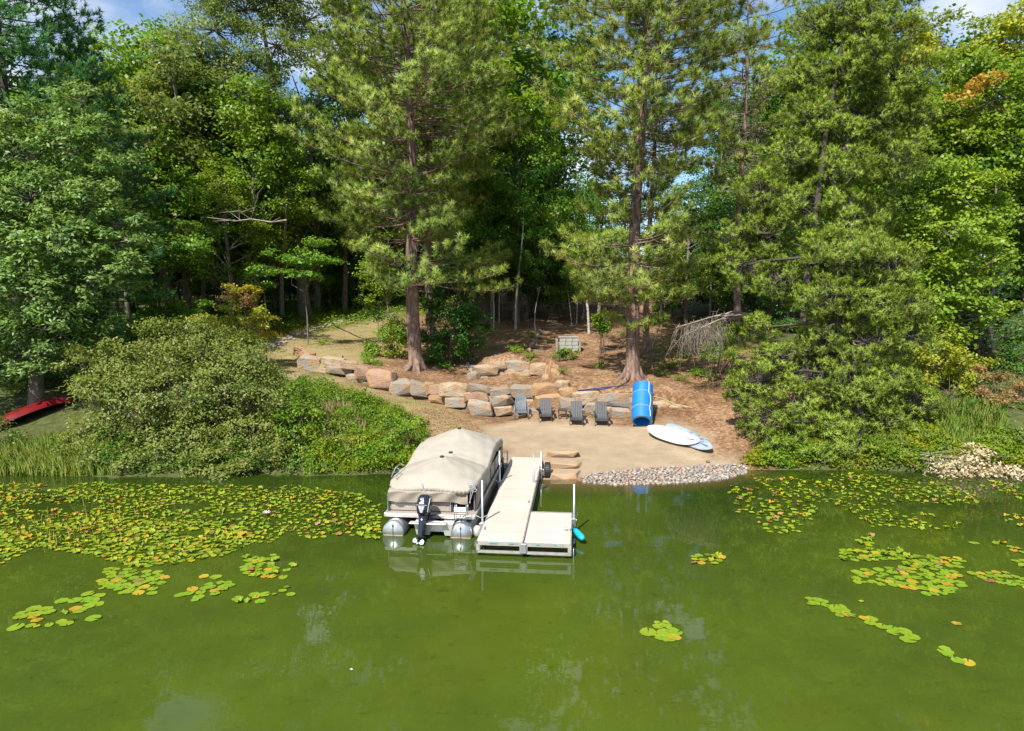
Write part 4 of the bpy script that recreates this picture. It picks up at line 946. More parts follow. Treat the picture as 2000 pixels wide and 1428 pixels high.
# skyline, left: tops survey
put(0, 300, 60, 62, 'maple with a bright ragged top left of the cloud'); put(3, 205, 58, 110, 'bright maple just right of the white pine tip'); put(0, 255, 64, 88, 'yellow-green maple between the white pine tip and ragged-topped maple')
put(2, 365, 57, 78, 'olive tree under the white cloud'); put(1, 430, 62, 120); put(0, 130, 54, 180)
for (k, px, Y, t) in [(1, 40, 60, 80), (3, 250, 52, 300), (0, 330, 55, 250), (3, 400, 58, 300), (0, 450, 54, 330), (0, 960, 62, -60), (1, 1040, 70, -20), (0, 1010, 58, 200), (0, 500, 58, 160), (1, 470, 66, 180), (0, 550, 60, 260), (1, 620, 68, 120), (0, 700, 72, 60), (1, 760, 66, 120), (4, 690, 58, 300), (1, 840, 72, 90), (0, 900, 66, 60), (4, 860, 60, 260), (1, 950, 60, 130), (3, 1000, 75, 60),
                     (3, 960, 56, 340), (1, 1010, 66, 200), (4, 1090, 64, 290), (1, 1140, 60, 350), (3, 1170, 58, 380), (0, 1220, 74, 370), (4, 1300, 62, 360), (1, 1340, 58, 370), (4, 1390, 66, 340), (1, 1470, 60, 200), (2, 1500, 64, 120), (4, 1450, 56, 360), (0, 1560, 62, 80), (1, 1640, 55, 60), (2, 1720, 60, 60),
                     (4, 1540, 50, 420), (0, 1740, 50, 160), (1, 1800, 56, 120), (4, 1760, 45, 330), (4, 1860, 46, 420), (1, 1950, 60, 60), (4, 2010, 48, 330), (1, 2080, 60, 80), (0, 2100, 50, 150), (4, 1950, 52, 380),
                     (1, -60, 52, 40), (4, 60, 50, 400), (0, -150, 60, 20), (1, -250, 50, 60), (4, -120, 44, 300), (4, 170, 56, 360), (1, 2250, 55, 50), (4, 2180, 44, 300),
                     (4, 450, 74, 330), (4, 550, 78, 330), (4, 650, 76, 330), (4, 350, 78, 330), (4, 250, 80, 330), (4, 740, 80, 360), (4, 840, 82, 300), (1, 150, 84, 200), (1, 50, 88, 200), (1, 500, 90, 220), (1, 620, 92, 220), (1, 400, 95, 220), (1, 300, 92, 220), (1, 800, 92, 200),
                     (4, 1500, 84, 250), (4, 1600, 76, 250), (4, 1700, 72, 250), (1, 1800, 78, 150), (1, 1900, 80, 150), (1, 2000, 84, 150), (4, 920, 84, 320)]:
    put(k, px, Y, t)
for k in range(26):
    px_ = [230, 270, 310, 345, 380, 415, 440, 470, 500, 530, 560, 590, 625, 655, 900, 940, 975, 1010, 1050, 1090, 1130, 1180, 1300, 1340, 1390, 1430][k]
    put([3, 0, 3, 2][k % 4], px_ + rnd.uniform(-10, 10), rnd.uniform(54, 66) if px_ < 500 or px_ > 1250 else rnd.uniform(62, 80), rnd.uniform(430, 520), 'small sunlit leafy tree on the forest floor')
# far wood as one mass, closing the view to the left between the trunks
rng = np.random.default_rng(300)
n = 9000; X = rng.uniform(-85, -2, n); Yf = rng.uniform(94, 112, n); Zf = gz(X, Yf) + rng.uniform(0, 1, n) ** .9 * 15
C = np.stack([X, Yf, Zf], -1); V = leaves_geo(C, .5, 5, .9, .6, .8, rng, .2, .7)
tag(obj('far_wood', mesh_np('far_wood', V, quads_of(len(V) // 4)), M['maple_dark']), 'far wood reading as one dark mass between the trunks', 'wood', kind='stuff')
n = 2600; X = rng.uniform(-34, -4, n); Yf = rng.uniform(52, 80, n); k = (Yf > 54 + np.maximum(0, (X + 18)) * 1.1); X, Yf = X[k], Yf[k]
C = np.stack([X, Yf, gz(X, Yf) + rng.uniform(.05, .8, len(X)) ** 1.5], -1); V = leaves_geo(C, .8, 7, .3, .4, .22, rng, .2, .7)
tag(obj('understorey', mesh_np('understorey', V, quads_of(len(V) // 4)), M['maple']), 'green understorey plants carpeting the forest floor behind the path', 'undergrowth', kind='stuff')

# ------------------------------------------------------------------ boulder walls
def rock_mesh(name, seed, sub=2, planes=9, sq=.85):
    """angular block: an icosphere squared off, then cut by planes"""
    import bmesh
    rng = np.random.default_rng(seed)
    bm = bmesh.new(); P = [(i * rng.uniform(.58, 1.0), j * rng.uniform(.62, 1.0), k * rng.uniform(.5, 1.0)) for i in (-1, 1) for j in (-1, 1) for k in (-1, 1)]
    for _ in range(planes // 2 + 2):
        p = rng.uniform(-.85, .85, 3); p[rng.integers(0, 3)] = rng.choice([-1., 1.]) * rng.uniform(.92, 1.15); P.append(tuple(p))
    vs = [bm.verts.new(p) for p in P]
    r = bmesh.ops.convex_hull(bm, input=vs)
    bmesh.ops.delete(bm, geom=list({g for g in r['geom_interior'] + r['geom_unused'] if isinstance(g, bmesh.types.BMVert)}), context='VERTS')
    bmesh.ops.bevel(bm, geom=list(bm.edges), offset=.055, segments=1, affect='EDGES', clamp_overlap=True)
    bmesh.ops.triangulate(bm, faces=list(bm.faces)); bmesh.ops.recalc_face_normals(bm, faces=list(bm.faces))
    for v in bm.verts: v.co += Vector(rng.normal(size=3) * .012)
    me = bpy.data.meshes.new(name); bm.to_mesh(me); V = np.array([v.co[:] for v in bm.verts]); bm.free(); me.materials.append(M['stone'])
    ext = V.max(0) - V.min(0); cen = (V.max(0) + V.min(0)) / 2
    me.vertices.foreach_set('co', ((V - cen) / ext).astype(np.float32).ravel()); me.update()
    return me
ROCKS = [rock_mesh('boulder', 400 + i, 3, 11) for i in range(10)]
SLABROCK = [rock_mesh('slab', 450 + i, 2, 6) for i in range(4)]
def rock(parent, px, py, w, h, Y, depth=None, tilt=0.0, ori=(0, 0, 0), i=[0], name='boulder', lab=None):
    i[0] += 1
    c = PY(px, py, Y); s = Y / FPX; W = w * s * 1.2; Hh = h * s * 1.28; D = depth or max(.5, min(.85, W * .7))
    o = bpy.data.objects.new(name, ROCKS[(i[0] * 7) % len(ROCKS)]); link(o, parent)
    o.location = (c[0] - ori[0], c[1] + D * .22 - ori[1], c[2] - ori[2] - .04); o.scale = (W, D, Hh)
    o.rotation_euler = (rnd.uniform(-.15, .15), tilt + rnd.uniform(-.12, .12), rnd.uniform(-.3, .3))
    if lab: o['label'] = lab
    return o
wall = empty('boulder_wall', (W1[7, 0], W1[7, 1], .6)); tag(wall, 'long retaining wall of big orange and grey boulders curving behind the chairs and up the lawn', 'stone wall')
ow = np.array(wall.location)
BLD = [(591, 690, 40, 14, .35), (605, 711, 44, 30, .1), (648, 706, 42, 15, 0), (644, 727, 34, 14, .2), (665, 723, 50, 14, .15), (683, 713, 30, 16, .2), (698, 740, 46, 16, .2), (710, 727, 34, 22, .15), (745, 742, 52, 36, .05),
       (786, 756, 44, 28, .1), (818, 760, 36, 26, .15), (838, 757, 18, 20, 0), (852, 762, 26, 20, 0), (857, 779, 34, 15, .1), (888, 762, 50, 26, .05), (894, 785, 44, 20, .05), (931, 775, 46, 22, .05), (936, 758, 44, 14, .1),
       (938, 798, 46, 30, 0), (974, 779, 50, 24, .05), (983, 799, 40, 18, 0), (974, 764, 40, 14, 0), (1021, 766, 48, 22, 0), (1030, 792, 40, 22, 0), (1064, 760, 48, 20, -.1), (1072, 781, 50, 26, -.1),
       (1099, 751, 24, 16, 0), (1110, 766, 34, 18, -.15), (1109, 788, 32, 26, 0), (1086, 804, 24, 18, 0), (1148, 774, 58, 26, -.05), (1160, 799, 32, 26, 0), (1136, 806, 20, 16, 0), (1203, 781, 60, 24, .1), (1190, 802, 22, 18, 0), (1216, 806, 38, 22, .05),
       (1215, 822, 34, 9, 0), (1250, 800, 40, 40, 0), (1252, 778, 34, 20, 0), (1293, 793, 46, 20, 0), (1290, 812, 40, 20, 0), (1327, 800, 38, 20, -.1), (1327, 818, 42, 16, 0), (1130, 822, 18, 8, 0), (1178, 822, 16, 7, 0), (1050, 806, 22, 14, 0), (1006, 806, 18, 14, 0)]
W1px = np.array([p[0] for p in WALL_BASE])
for (px, py, w, h, ti) in BLD:
    Yb = np.interp(px, W1px, W1[:, 1]); base_py = np.interp(px, W1px, [p[1] for p in WALL_BASE])
    up = max(0, base_py - py - h * .5) * Yb / FPX
    rock(wall, px, py, w, h, Yb + .38 + up * .22, tilt=ti, ori=ow)
upw = empty('boulder_ring', (W2[2, 0], W2[2, 1], 1.9)); tag(upw, 'shaded semicircle of boulders around the fire pit nook above the long wall', 'stone wall')
ou = np.array(upw.location); W2px = [935, 960, 1010, 1060, 1092]
for (px, py, w, h) in [(948, 721, 46, 18), (972, 714, 30, 16), (945, 742, 24, 16), (965, 736, 22, 20), (1013, 713, 62, 19), (1003, 732, 36, 20), (1037, 733, 34, 20), (1062, 722, 44, 22), (1076, 742, 30, 16), (1058, 740, 16, 16), (980, 736, 18, 18), (1085, 730, 16, 18), (925, 733, 22, 16)]:
    Yb = np.interp(px, W2px, W2[:, 1]); up = max(0, 745 - py) * Yb / FPX
    rock(upw, px, py, w, h, Yb + .1 + up * .15, ori=ou)
# rough stone steps up the slope
st = empty('stone_steps', G(1052, 688)); tag(st, 'rough grey stone steps climbing the shaded slope to the wood', 'stone steps'); os_ = np.array(st.location)
for k, (px, py, w) in enumerate([(1052, 688, 30), (1056, 678, 28), (1058, 669, 28), (1064, 660, 26), (1068, 651, 26), (1072, 643, 24), (1076, 636, 24), (1079, 629, 22), (1082, 622, 20), (1084, 616, 18)]):
    g = G(px, py); o = bpy.data.objects.new('step', SLABROCK[k % 4]); link(o, st)
    o.location = g - os_ + np.array([0, 0, .05]); o.scale = (w / FPX * g[1], .5, .22); o.rotation_euler = (rnd.uniform(-.05, .05), rnd.uniform(-.06, .06), rnd.uniform(-.3, .3))
    if k < 5:
        o = bpy.data.objects.new('edge_stone', ROCKS[k]); link(o, st); o.location = PY(px - w * .6, py - 3, g[1]) - os_; o.scale = (.35, .4, .38); o.rotation_euler = (0, 0, k)
# grey block box set in the slope
g = G(1111, 690); bx = empty('block_box', g); tag(bx, 'weathered grey block box set into the slope beside the leaning birch', 'block box')
for r_ in range(4):
    for c_ in range(3):
        mb = MB(); mb.box((0, 0, 0), (.40, .34, .21), bev=.02); o = mb.build('block', M['concrete'], bx, (-.42 + c_ * .415 + (.04 if r_ % 2 else 0), .25 + r_ * .03, .12 + r_ * .225))
mb = MB(); mb.box((0, 0, 0), (.12, .8, .85), bev=.02); mb.build('side_board', M['wood_grey'], bx, (.72, .45, .45)); mb = MB(); mb.box((0, 0, 0), (.12, .8, .85), bev=.02); mb.build('side_board', M['wood_grey'], bx, (-.76, .45, .45))
mb = MB(); mb.box((0, 0, 0), (1.3, .6, .06), bev=.015); mb.build('lid', M['concrete'], bx, (0, .55, .99))

# sandstone slabs at the water
ss = empty('shore_steps', PZ(1103, 925, 0)); tag(ss, 'three sandstone slab steps leading from the sand into the water right of the dock', 'stone steps'); oo = np.array(ss.location)
for k, (px, py, w, z, dp, rz) in enumerate([(1100, 929, 66, .03, .95, .02), (1106, 908, 64, .17, .95, -.03), (1098, 886, 60, .31, .7, -.1), (1072, 906, 26, .13, .5, .2)]):
    c = PZ(px, py, z); o = bpy.data.objects.new('slab', SLABROCK[k % 4].copy()); o.data.materials.clear(); o.data.materials.append(M['sandstone']); link(o, ss)
    o.location = c - oo; o.scale = (w / FPX * c[1] * 1.1, dp, .34); o.rotation_euler = (0, 0, rz)

# cobble bank and cobble edging
def pebble_mesh(seed):
    import bmesh
    rng = np.random.default_rng(seed); bm = bmesh.new(); bmesh.ops.create_icosphere(bm, subdivisions=1, radius=.5)
    for v in bm.verts: v.co = v.co * rng.uniform(.82, 1.1)
    me = bpy.data.meshes.new('cobble'); bm.to_mesh(me); bm.free(); me.polygons.foreach_set('use_smooth', np.ones(len(me.polygons), bool)); me.materials.append(M['cobble']); return me
PEB = [pebble_mesh(500 + i) for i in range(6)]
def scatter_stuff(name, P, S_, parent, seed):
    rng = np.random.default_rng(seed); base = np.array([v.co[:] for v in PEB[0].vertices]); F = np.array([p.vertices[:] for p in PEB[0].polygons])
    nV = len(base); a = rng.uniform(0, 6.28, len(P)); ca, sa = np.cos(a), np.sin(a)
    B = base[None] * S_[:, None, :]; X = B[..., 0] * ca[:, None] - B[..., 1] * sa[:, None]; Yy = B[..., 0] * sa[:, None] + B[..., 1] * ca[:, None]
    V = np.stack([X, Yy, B[..., 2]], -1) + P[:, None]
    FF = (F[None] + (np.arange(len(P)) * nV)[:, None, None]).reshape(-1, 3)
    return obj(name, mesh_np(name, V.reshape(-1, 3), None, FF, True), M['cobble'], parent)
def in_px_poly_points(poly, n, rng):
    """random ground points inside a surveyed outline"""
    P = np.array(gpoly(poly)); lo, hi = P.min(0), P.max(0); out = []
    while len(out) < n:
        x = rng.uniform(lo[0], hi[0], 4000); y = rng.uniform(lo[1], hi[1], 4000); k = in_poly(x, y, P); out += list(zip(x[k], y[k]))
    out = np.array(out[:n]); return out
cb = empty('cobble_bank', PZ(1290, 925, .1)); tag(cb, 'bank of pale rounded cobbles along the water edge of the sand', 'cobbles'); oc = np.array(cb.location)
rng = np.random.default_rng(601)
cand = []
for _ in range(9000):
    t = rng.uniform(0, 1); px = 1138 + t * 320
    lo = np.interp(px, [1138, 1200, 1300, 1400, 1460], [941, 946, 944, 938, 922]); hi = np.interp(px, [1138, 1200, 1260, 1330, 1380, 1430, 1460], [931, 925, 920, 917, 913, 912, 914])
    py = rng.uniform(hi, lo); d = ray(px, py); z = .02 + .0 * t; p = PZ(px, py, .03); p[2] = max(gz1(p[0], p[1]), -.03)
    r = rng.uniform(.045, .105)
    if all((p[0] - q[0]) ** 2 + (p[1] - q[1]) ** 2 > ((r + q[3]) * .82) ** 2 for q in cand): cand.append((p[0], p[1], p[2], r))
    if len(cand) > 900: break
cand.sort(key=lambda q: -q[3] / q[1])
for i, q in enumerate(cand[:300]):
    o = bpy.data.objects.new('cobble', PEB[i % 6]); link(o, cb); r = q[3] * 2.15; o.location = (q[0] - oc[0], q[1] - oc[1], q[2] + .035 - oc[2])
    o.scale = (r * rng.uniform(.9, 1.25), r * rng.uniform(.75, 1), r * rng.uniform(.6, .8)); o.rotation_euler = (rng.uniform(-.3, .3), rng.uniform(-.3, .3), rng.uniform(0, 6))
rest = np.array(cand[300:]); 
if len(rest):
    P = rest[:, :3] - oc + np.array([0, 0, .03]); Sx = rest[:, 3:4] * 2.15 * rng.uniform(.75, 1.15, (len(rest), 3)) * np.array([1, 1, .75]); Sx = np.abs(Sx)
    scatter_stuff('small_cobbles', P, Sx, cb, 5)['kind'] = 'stuff'
ce = empty('cobble_edging', G(620, 655)); tag(ce, 'strip of pinkish cobbles edging the curved dry lawn on its far side', 'cobbles'); oe = np.array(ce.location)
cl = [(470, 705), (500, 690), (540, 672), (580, 655), (620, 642), (660, 630), (700, 618), (740, 609), (790, 600), (850, 585)]
i = 0
for t in np.linspace(0, 1, 300):
    k = t * (len(cl) - 1); a = min(int(k), len(cl) - 2); f = k - a
    px = cl[a][0] * (1 - f) + cl[a + 1][0] * f; py = cl[a][1] * (1 - f) + cl[a + 1][1] * f
    g = G(px + rng.normal() * 4, py + rng.normal() * 2.6); r = rng.uniform(.2, .42)
    o = bpy.data.objects.new('cobble', PEB[i % 6]); i += 1; link(o, ce); o.location = g - oe + np.array([0, 0, .04]); o.scale = (r * 1.2, r, r * .6); o.rotation_euler = (0, 0, rng.uniform(0, 6))
# loose stones
for (px, py, r, lab) in [(1385, 885, .0, ''), (665, 701, .35, 'small pale round stone lying on top of the low part of the boulder wall'), (1383, 905, .16, 'single orange stone on the litter above the cobble bank')]:
    if r:
        g = G(px, py); o = bpy.data.objects.new('stone', ROCKS[3]); link(o); o.location = g + np.array([0, 0, r * .3]); o.scale = (r, r * .8, r * .7); tag(o, lab, 'stone')

# ------------------------------------------------------------------ dock
DZ = .40; DO = PZ(930, 1057, DZ); DYAW = math.radians(5.55)
dock = empty('dock', (DO[0], DO[1], 0), -DYAW); tag(dock, 'cream planked dock with a side platform reaching from the beach into the pond', 'dock')
DL = 9.35; PW = 1.22; PL = 2.62
pm = MB(); pm.box((0, 0, 0), (PW - .05, .132, .03), bev=.008); pme = pm.mesh('plank'); pme.materials.append(M['dock_plank'])
nP = int(DL / .155)
for k in range(nP):
    o = bpy.data.objects.new('plank', pme); link(o, dock); o.location = (PW / 2, .09 + k * .1555, DZ)
for k in range(int(PL / .1555)):
    o = bpy.data.objects.new('plank', pme); link(o, dock); o.location = (PW * 1.5 + .02, .09 + k * .1555, DZ)
def frame_rect(x0, x1, y0, y1, nm='frame'):
    mb = MB()
    for (xa, xb) in ((x0, x0 + .045), (x1 - .045, x1)):
        for zz, hh in ((DZ - .045, .09), (DZ - .27, .06)): mb.box(((xa + xb) / 2, (y0 + y1) / 2, zz), (.045, y1 - y0, hh))
        yy = y0 + .03
        while yy < y1: mb.box(((xa + xb) / 2, yy, DZ - .165), (.04, .06, .15)); yy += 1.5
    for yc in (y0 + .02, y1 - .02):
        mb.box(((x0 + x1) / 2, yc, DZ - .05), (x1 - x0 + .004, .04, .10)); mb.box(((x0 + x1) / 2, yc, DZ - .272), (x1 - x0 + .004, .04, .065))
        for xx in (x0 + .045, x1 - .045): mb.box((xx, yc - .003, DZ - .16), (.09, .05, .17))
    mb.build(nm, M['dock_frame'], dock)
frame_rect(0, PW, 0, DL); frame_rect(PW + .02, PW * 2 + .02, 0, PL, 'platform_frame')
mb = MB(); mb.box((PW + .01, -.03, DZ - .15), (.15, .02, .27), bev=.01)
for zz in (-.05, -.25): mb.box((PW - .03, -.045, DZ + zz), (.03, .012, .03)); mb.box((PW + .05, -.045, DZ + zz), (.03, .012, .03))
mb.build('joining_plate', M['alloy'], dock)
for k, (xx, ww) in enumerate(((.45, .22), (.92, .12), (1.6, .08), (2.05, .06))):
    MB().box((xx, -.022, DZ - .03), (ww, .004, .02)).build('paint_smear', M['turquoise'], dock)
def dloc(px, py, z):
    p = PZ(px, py, z) - np.array([DO[0], DO[1], 0]); c, s = math.cos(DYAW), math.sin(DYAW)
    return (p[0] * c - p[1] * s, p[0] * s + p[1] * c)
for (px, py, ty, side) in [(948, 1020, 938, 'l'), (980, 941, 880, 'l'), (990, 905, 879, 'l'), (1047, 943, 886, 'r'), (1059, 915, 879, 'r'), (1113, 1012, 941, 'p')]:
    x, y = dloc(px, py, DZ); x = {'l': -.05, 'r': PW + .05, 'p': PW * 2 + .07}[side] if px != 1047 else PW - .1
    wY = DO[1] + y; top = PY(px, ty, wY)[2]
    mb = MB(); mb.tube([(x, y, -1.2), (x, y, top)], .032, 10); mb.build('post', M['alloy'], dock, smooth_=True)
    mb = MB(); mb.box((x, y, DZ - .12), (.11, .11, .24), bev=.012); mb.tube([(x - .08, y, DZ - .05), (x + .08, y, DZ - .05)], .018, 6); mb.build('bracket', M['alloy'], dock)
# roller wheel at the shore end
x, y = dloc(1068, 922, .2)
wh = MB()
prof = [(.10, -.10), (.20, -.115), (.255, -.10), (.285, -.06), (.29, 0), (.285, .06), (.255, .10), (.20, .115), (.10, .10)]
wh.grid(lambda u, v: Vector((prof[int(round(v * 8))][1], math.cos(u * 2 * math.pi) * prof[int(round(v * 8))][0], math.sin(u * 2 * math.pi) * prof[int(round(v * 8))][0])), 24, 8)
for k in range(24): wh.box((0, math.cos(k * math.pi / 12) * .29, math.sin(k * math.pi / 12) * .29), (.19, .03, .03), Matrix.Rotation(k * math.pi / 12, 3, 'X'))
w_ = wh.build('wheel', M['black_rubber'], dock, (PW + .27, y, .27), smooth_=False)
h_ = MB(); h_.tube([(-.11, 0, 0), (.11, 0, 0)], .105, 16); h_.tube([(-.28, 0, 0), (.14, 0, 0)], .03, 8); h_.build('hub', M['alloy'], w_)
wl2 = w_.copy(); link(wl2, dock); wl2.location = (-.27, y, .27)
MB().tube([(-.3, y, .27), (PW + .3, y, .27)], .025, 8).build('axle', M['dark_rail'], dock)
for (x, y) in ((PW * 2 - .12, 1.05), (.1, .9), (PW - .1, 3.4)):
    mb = MB(); mb.box((x, y, DZ + .03), (.03, .12, .03)); mb.tube([(x, y - .11, DZ + .055), (x, y + .11, DZ + .055)], .014, 6); mb.build('cleat', M['alloy'], dock)
def wpt(x, y, z): c, s = math.cos(DYAW), math.sin(DYAW); return (DO[0] + x * c + y * s, DO[1] - x * s + y * c, z)
# fender
a = Vector(PY(1121, 1034, DO[1] + 1.4)); b_ = Vector(PY(1139, 1053, DO[1] + .75)); b_.z = max(b_.z, .10)
mb = MB(); d = (b_ - a); L = d.length
mb.tube([a + d * t for t in (-.06, 0, .06, .16, .3, .84, .94, 1.0)], [.022, .03, .055, .083, .09, .09, .07, .02], 16)
f = mb.build('fender', M['turquoise'], smooth_=True); tag(f, 'turquoise boat fender hanging off the right side of the platform', 'fender')
c1 = Vector(wpt(PW * 2 - .1, 1.05, DZ + .07))
mb = MB(); mb.tube([c1, c1 + Vector((.08, .0, .02)), (a + c1) / 2 + Vector((0, 0, .06)), a], .012, 6)
mb.tube([c1 + Vector((math.cos(t) * .09, math.sin(t) * .13, .01 + .01 * math.sin(3 * t))) for t in np.linspace(0, 11, 30)], .012, 6)
mb.tube([c1, c1 + Vector((-.02, .2, .05)), Vector(wpt(PW * 2 + .05, 1.35, DZ + .25)), Vector(wpt(PW * 2 + .05, 1.35, DZ + .05))], .012, 6)
o = mb.build('line', M['rope_white'], smooth_=True); tag(o, 'coiled mooring line round the cleat at the platform corner post', 'rope')

# ------------------------------------------------------------------ pontoon boat
BO = (PZ(768, 1046, 0) + PZ(901, 1049, 0)) / 2; BYAW = math.radians(6.2)
BO = BO + .30 * np.array([math.sin(BYAW), math.cos(BYAW), 0])
boat = empty('pontoon_boat', (BO[0], BO[1], 0), -BYAW); tag(boat, 'pontoon boat under a fitted tan canvas cover moored left of the dock', 'boat')
BL = 7.0; HW = 1.28; CX = .965
for sx in (-1, 1):
    mb = MB(); rr = .315; zc = .10
    mb.tube([(sx * CX, -.36, zc), (sx * CX, -.33, zc), (sx * CX, 5.6, zc), (sx * CX, 6.3, zc + .05), (sx * CX, 6.8, zc + .15), (sx * CX, 7.1, zc + .25)], [rr * .93, rr, rr, rr * .85, rr * .5, .05], 28)
    p = mb.build('pontoon', M['alloy'], boat, smooth_=True)
    mb = MB(); mb.box((sx * CX, -.372, zc), (.010, .02, rr * 1.7)); mb.box((sx * CX, -.38, zc + .19), (.03, .03, .07)); mb.build('end_seam', M['dark_rail'], p)
    mb = MB(); mb.grid(lambda u, v: Vector((sx * CX + math.cos(math.pi * (1.08 - 1.16 * u)) * (rr * .925) * (1 if v < .5 else 1), -.006, zc + (-.10 + .12 * v) * 1.0)) , 1, 1)
    mb = MB(); n_ = 16; zz0, zz1 = -.105, .03
    def wd(z): return math.sqrt(max(0, (rr * .92) ** 2 - (z - zc) ** 2))
    mb.add([(sx * CX - wd(z), -.364, z) for z in np.linspace(zz0, zz1, 6)] + [(sx * CX + wd(z), -.364, z) for z in np.linspace(zz0, zz1, 6)], [(k, k + 6, k + 7, k + 1) for k in range(5)])
    mb.build('waterline_stain', M['litter_stain'] if 'litter_stain' in M else M.setdefault('litter_stain', plain('waterline_stain', (.42, .28, .14), (.5, .38, .24), 8, .5)), p)
    for yy in np.arange(.6, 6.2, .9):
        MB().box((sx * CX, yy, .43), (.2, .12, .07)).build('riser', M['alloy'], p)
mb = MB(); mb.box((0, 3.50, .50), (2.56, 7.0, .05)); mb.build('deck', M['tan_panel'], boat)
mb = MB()
mb.box((0, -.03, .49), (2.60, .05, .11), bev=.015)
for sx in (-1, 1): mb.box((sx * 1.30, 3.48, .49), (.05, 7.0, .11), bev=.012)
mb.box((0, 7.02, .49), (2.6, .05, .11), bev=.012); mb.build('deck_rail', M['white_metal'], boat)
# fence panels
SY = .30
for (x0, x1, nm) in ((-1.20, -.30, 'stern_panel'), (.02, .52, 'stern_panel')):
    mb = MB(); mb.box(((x0 + x1) / 2, SY, .73), (x1 - x0, .03, .38)); pn = mb.build(nm, M['tan_panel'], boat)
    mb = MB(); mb.box(((x0 + x1) / 2, SY - .005, .53), (x1 - x0 + .02, .045, .035)); mb.box(((x0 + x1) / 2, SY - .005, .93), (x1 - x0 + .02, .045, .035)); mb.build('panel_rail', M['dark_rail'], pn)
mb = MB(); mb.box((-.14, SY + .02, .73), (.34, .03, .38)); mb.build('stern_panel', M['tan_panel'], boat)
mb = MB(); mb.box((.60, SY, .74), (.05, .05, .45), bev=.01); mb.box((.69, SY + .01, .74), (.05, .05, .45), bev=.01); mb.build('gate_post', M['dark_rail'], boat)
mb = MB(); mb.box((.55, SY - .01, .74), (.03, .05, .40), bev=.01); mb.build('gate_post', M['white_metal'], boat)
mb = MB(); mb.tube([(-1.24, SY - .06, .52), (-1.24, SY - .06, 1.0), (-1.21, SY, 1.12)], .03, 8); mb.build('corner_rail', M['dark_rail'], boat); mb = MB(); mb.tube([(-1.285, SY - .04, .52), (-1.285, SY - .04, 1.02)], .018, 8); mb.build('corner_rail', M['alloy'], boat)
for sx in (-1, 1):
    mb = MB(); mb.box((sx * 1.22, 3.7, .78), (.03, 6.4, .46)); pn = mb.build('side_panel', M['tan_panel'], boat)
    mb = MB(); mb.box((sx * 1.235, 3.7, .545), (.04, 6.45, .05)); mb.box((sx * 1.235, 3.7, 1.02), (.04, 6.45, .04))
    for yy in np.arange(.5, 7, 1.07): mb.box((sx * 1.24, yy, .78), (.035, .045, .5))
    mb.build('panel_rail', M['dark_rail'], pn)
mb = MB(); mb.box((0, 6.9, .78), (2.4, .03, .46)); mb.build('bow_panel', M['tan_panel'], boat)
# the brand word on the stern
def text(name, body, size, mat, parent, loc, rot, ext=.004, shear=0.0):
    cu = bpy.data.curves.new(name, 'FONT'); cu.body = body; cu.size = size; cu.extrude = ext; cu.shear = shear; cu.align_x = 'CENTER'; cu.align_y = 'CENTER'; cu.resolution_u = 3
    t = bpy.data.objects.new('tmp', cu); COL.objects.link(t); dg = bpy.context.evaluated_depsgraph_get(); me = bpy.data.meshes.new_from_object(t.evaluated_get(dg)); bpy.data.objects.remove(t)
    me.name = name; me.materials.clear(); return obj(name, me, mat, parent, loc, rot)
text('lettering', 'Princecraft', .145, M['white_paint'], boat, (-.80, SY - .02, .70), (math.radians(90), 0, 0), .003, .25)
# canvas cover
PK = [(1.75, 0.02, .44, 1.3), (4.65, 0.02, .76, 2.05), (3.0, .04, .28, 1.0)]
def cov_z(x, y):
    e = max(abs(x) / HW, 0)
    z = 1.35 + .05 * (1 - e ** 2.2) + .015 * math.sin(y * 2.1)
    ax, fy = x, y
    # tents: straight-sided pulls over the support poles
    t = 0
    for (py_, px_, h, r) in PK:
        d = math.hypot((x - px_) / (1.05 if h > .2 else 1), (y - py_) / (1.25)); t = max(t, h * max(0, 1 - d / r) ** 1.05)
        if h > .2: a = math.atan2(y - py_, x - px_); t += .013 * math.sin(a * 9 + h * 20) * max(0, 1 - d / r) * min(1, d * 2)
    ends = min(y - .25, 6.95 - y)
    z += t - .10 * max(0, 1 - ends / .5) ** 2
    z += .006 * math.sin(x * 17 + y * 3) * e + .008 * math.sin(y * 7.3 + x * 4) * e
    return z
def cov(u, v):
    hw = HW + .03; Ly0, Ly1 = .22, 6.98
    # rounded-corner rectangle, concentric rings: v=0..1 from centre line out, u round
    a = u * 2 * math.pi; c, s = math.cos(a), math.sin(a); n_ = 9
    k = (abs(c) ** n_ + abs(s) ** n_) ** (-1 / n_)
    cx, cy = c * k, s * k; hy = (Ly1 - Ly0) / 2
    if v <= .82:
        r = v / .82; x = cx * hw * r; y = (Ly0 + Ly1) / 2 + cy * hy * r
        return Vector((x, y, cov_z(x * .999, y)))
    w = (v - .82) / .18                                    # the skirt that drops over the rail
    x = cx * hw; y = (Ly0 + Ly1) / 2 + cy * hy; z0 = cov_z(x * .999, y)
    drop = .20 if s < -.5 and abs(cx) < .97 else .30 + .02 * math.sin(a * 20)
    bul = .05 * math.sin(w * math.pi) + .018 * math.sin(a * 85 + 2 * math.sin(a * 13)) * (w * 1.2)
    return Vector((x + cx * bul, y + cy * bul, z0 - drop * w))
mb = MB(); mb.grid(cov, 360, 60); cv = mb.build('cover', M['cover'], boat, smooth_=True)
for (yy, xx) in ((1.75, .02), (4.65, .02), (3.0, .04)):
    mb = MB(); zt = cov_z(xx, yy - .05); mb.tube([(xx, yy - .06, zt - .02), (xx, yy - .06, zt + .02)], [.075, .06], 12); mb.box((xx, yy - .13, zt + .0), (.09, .04, .03)); mb.build('vent_cap', M['dark_rail'], cv)
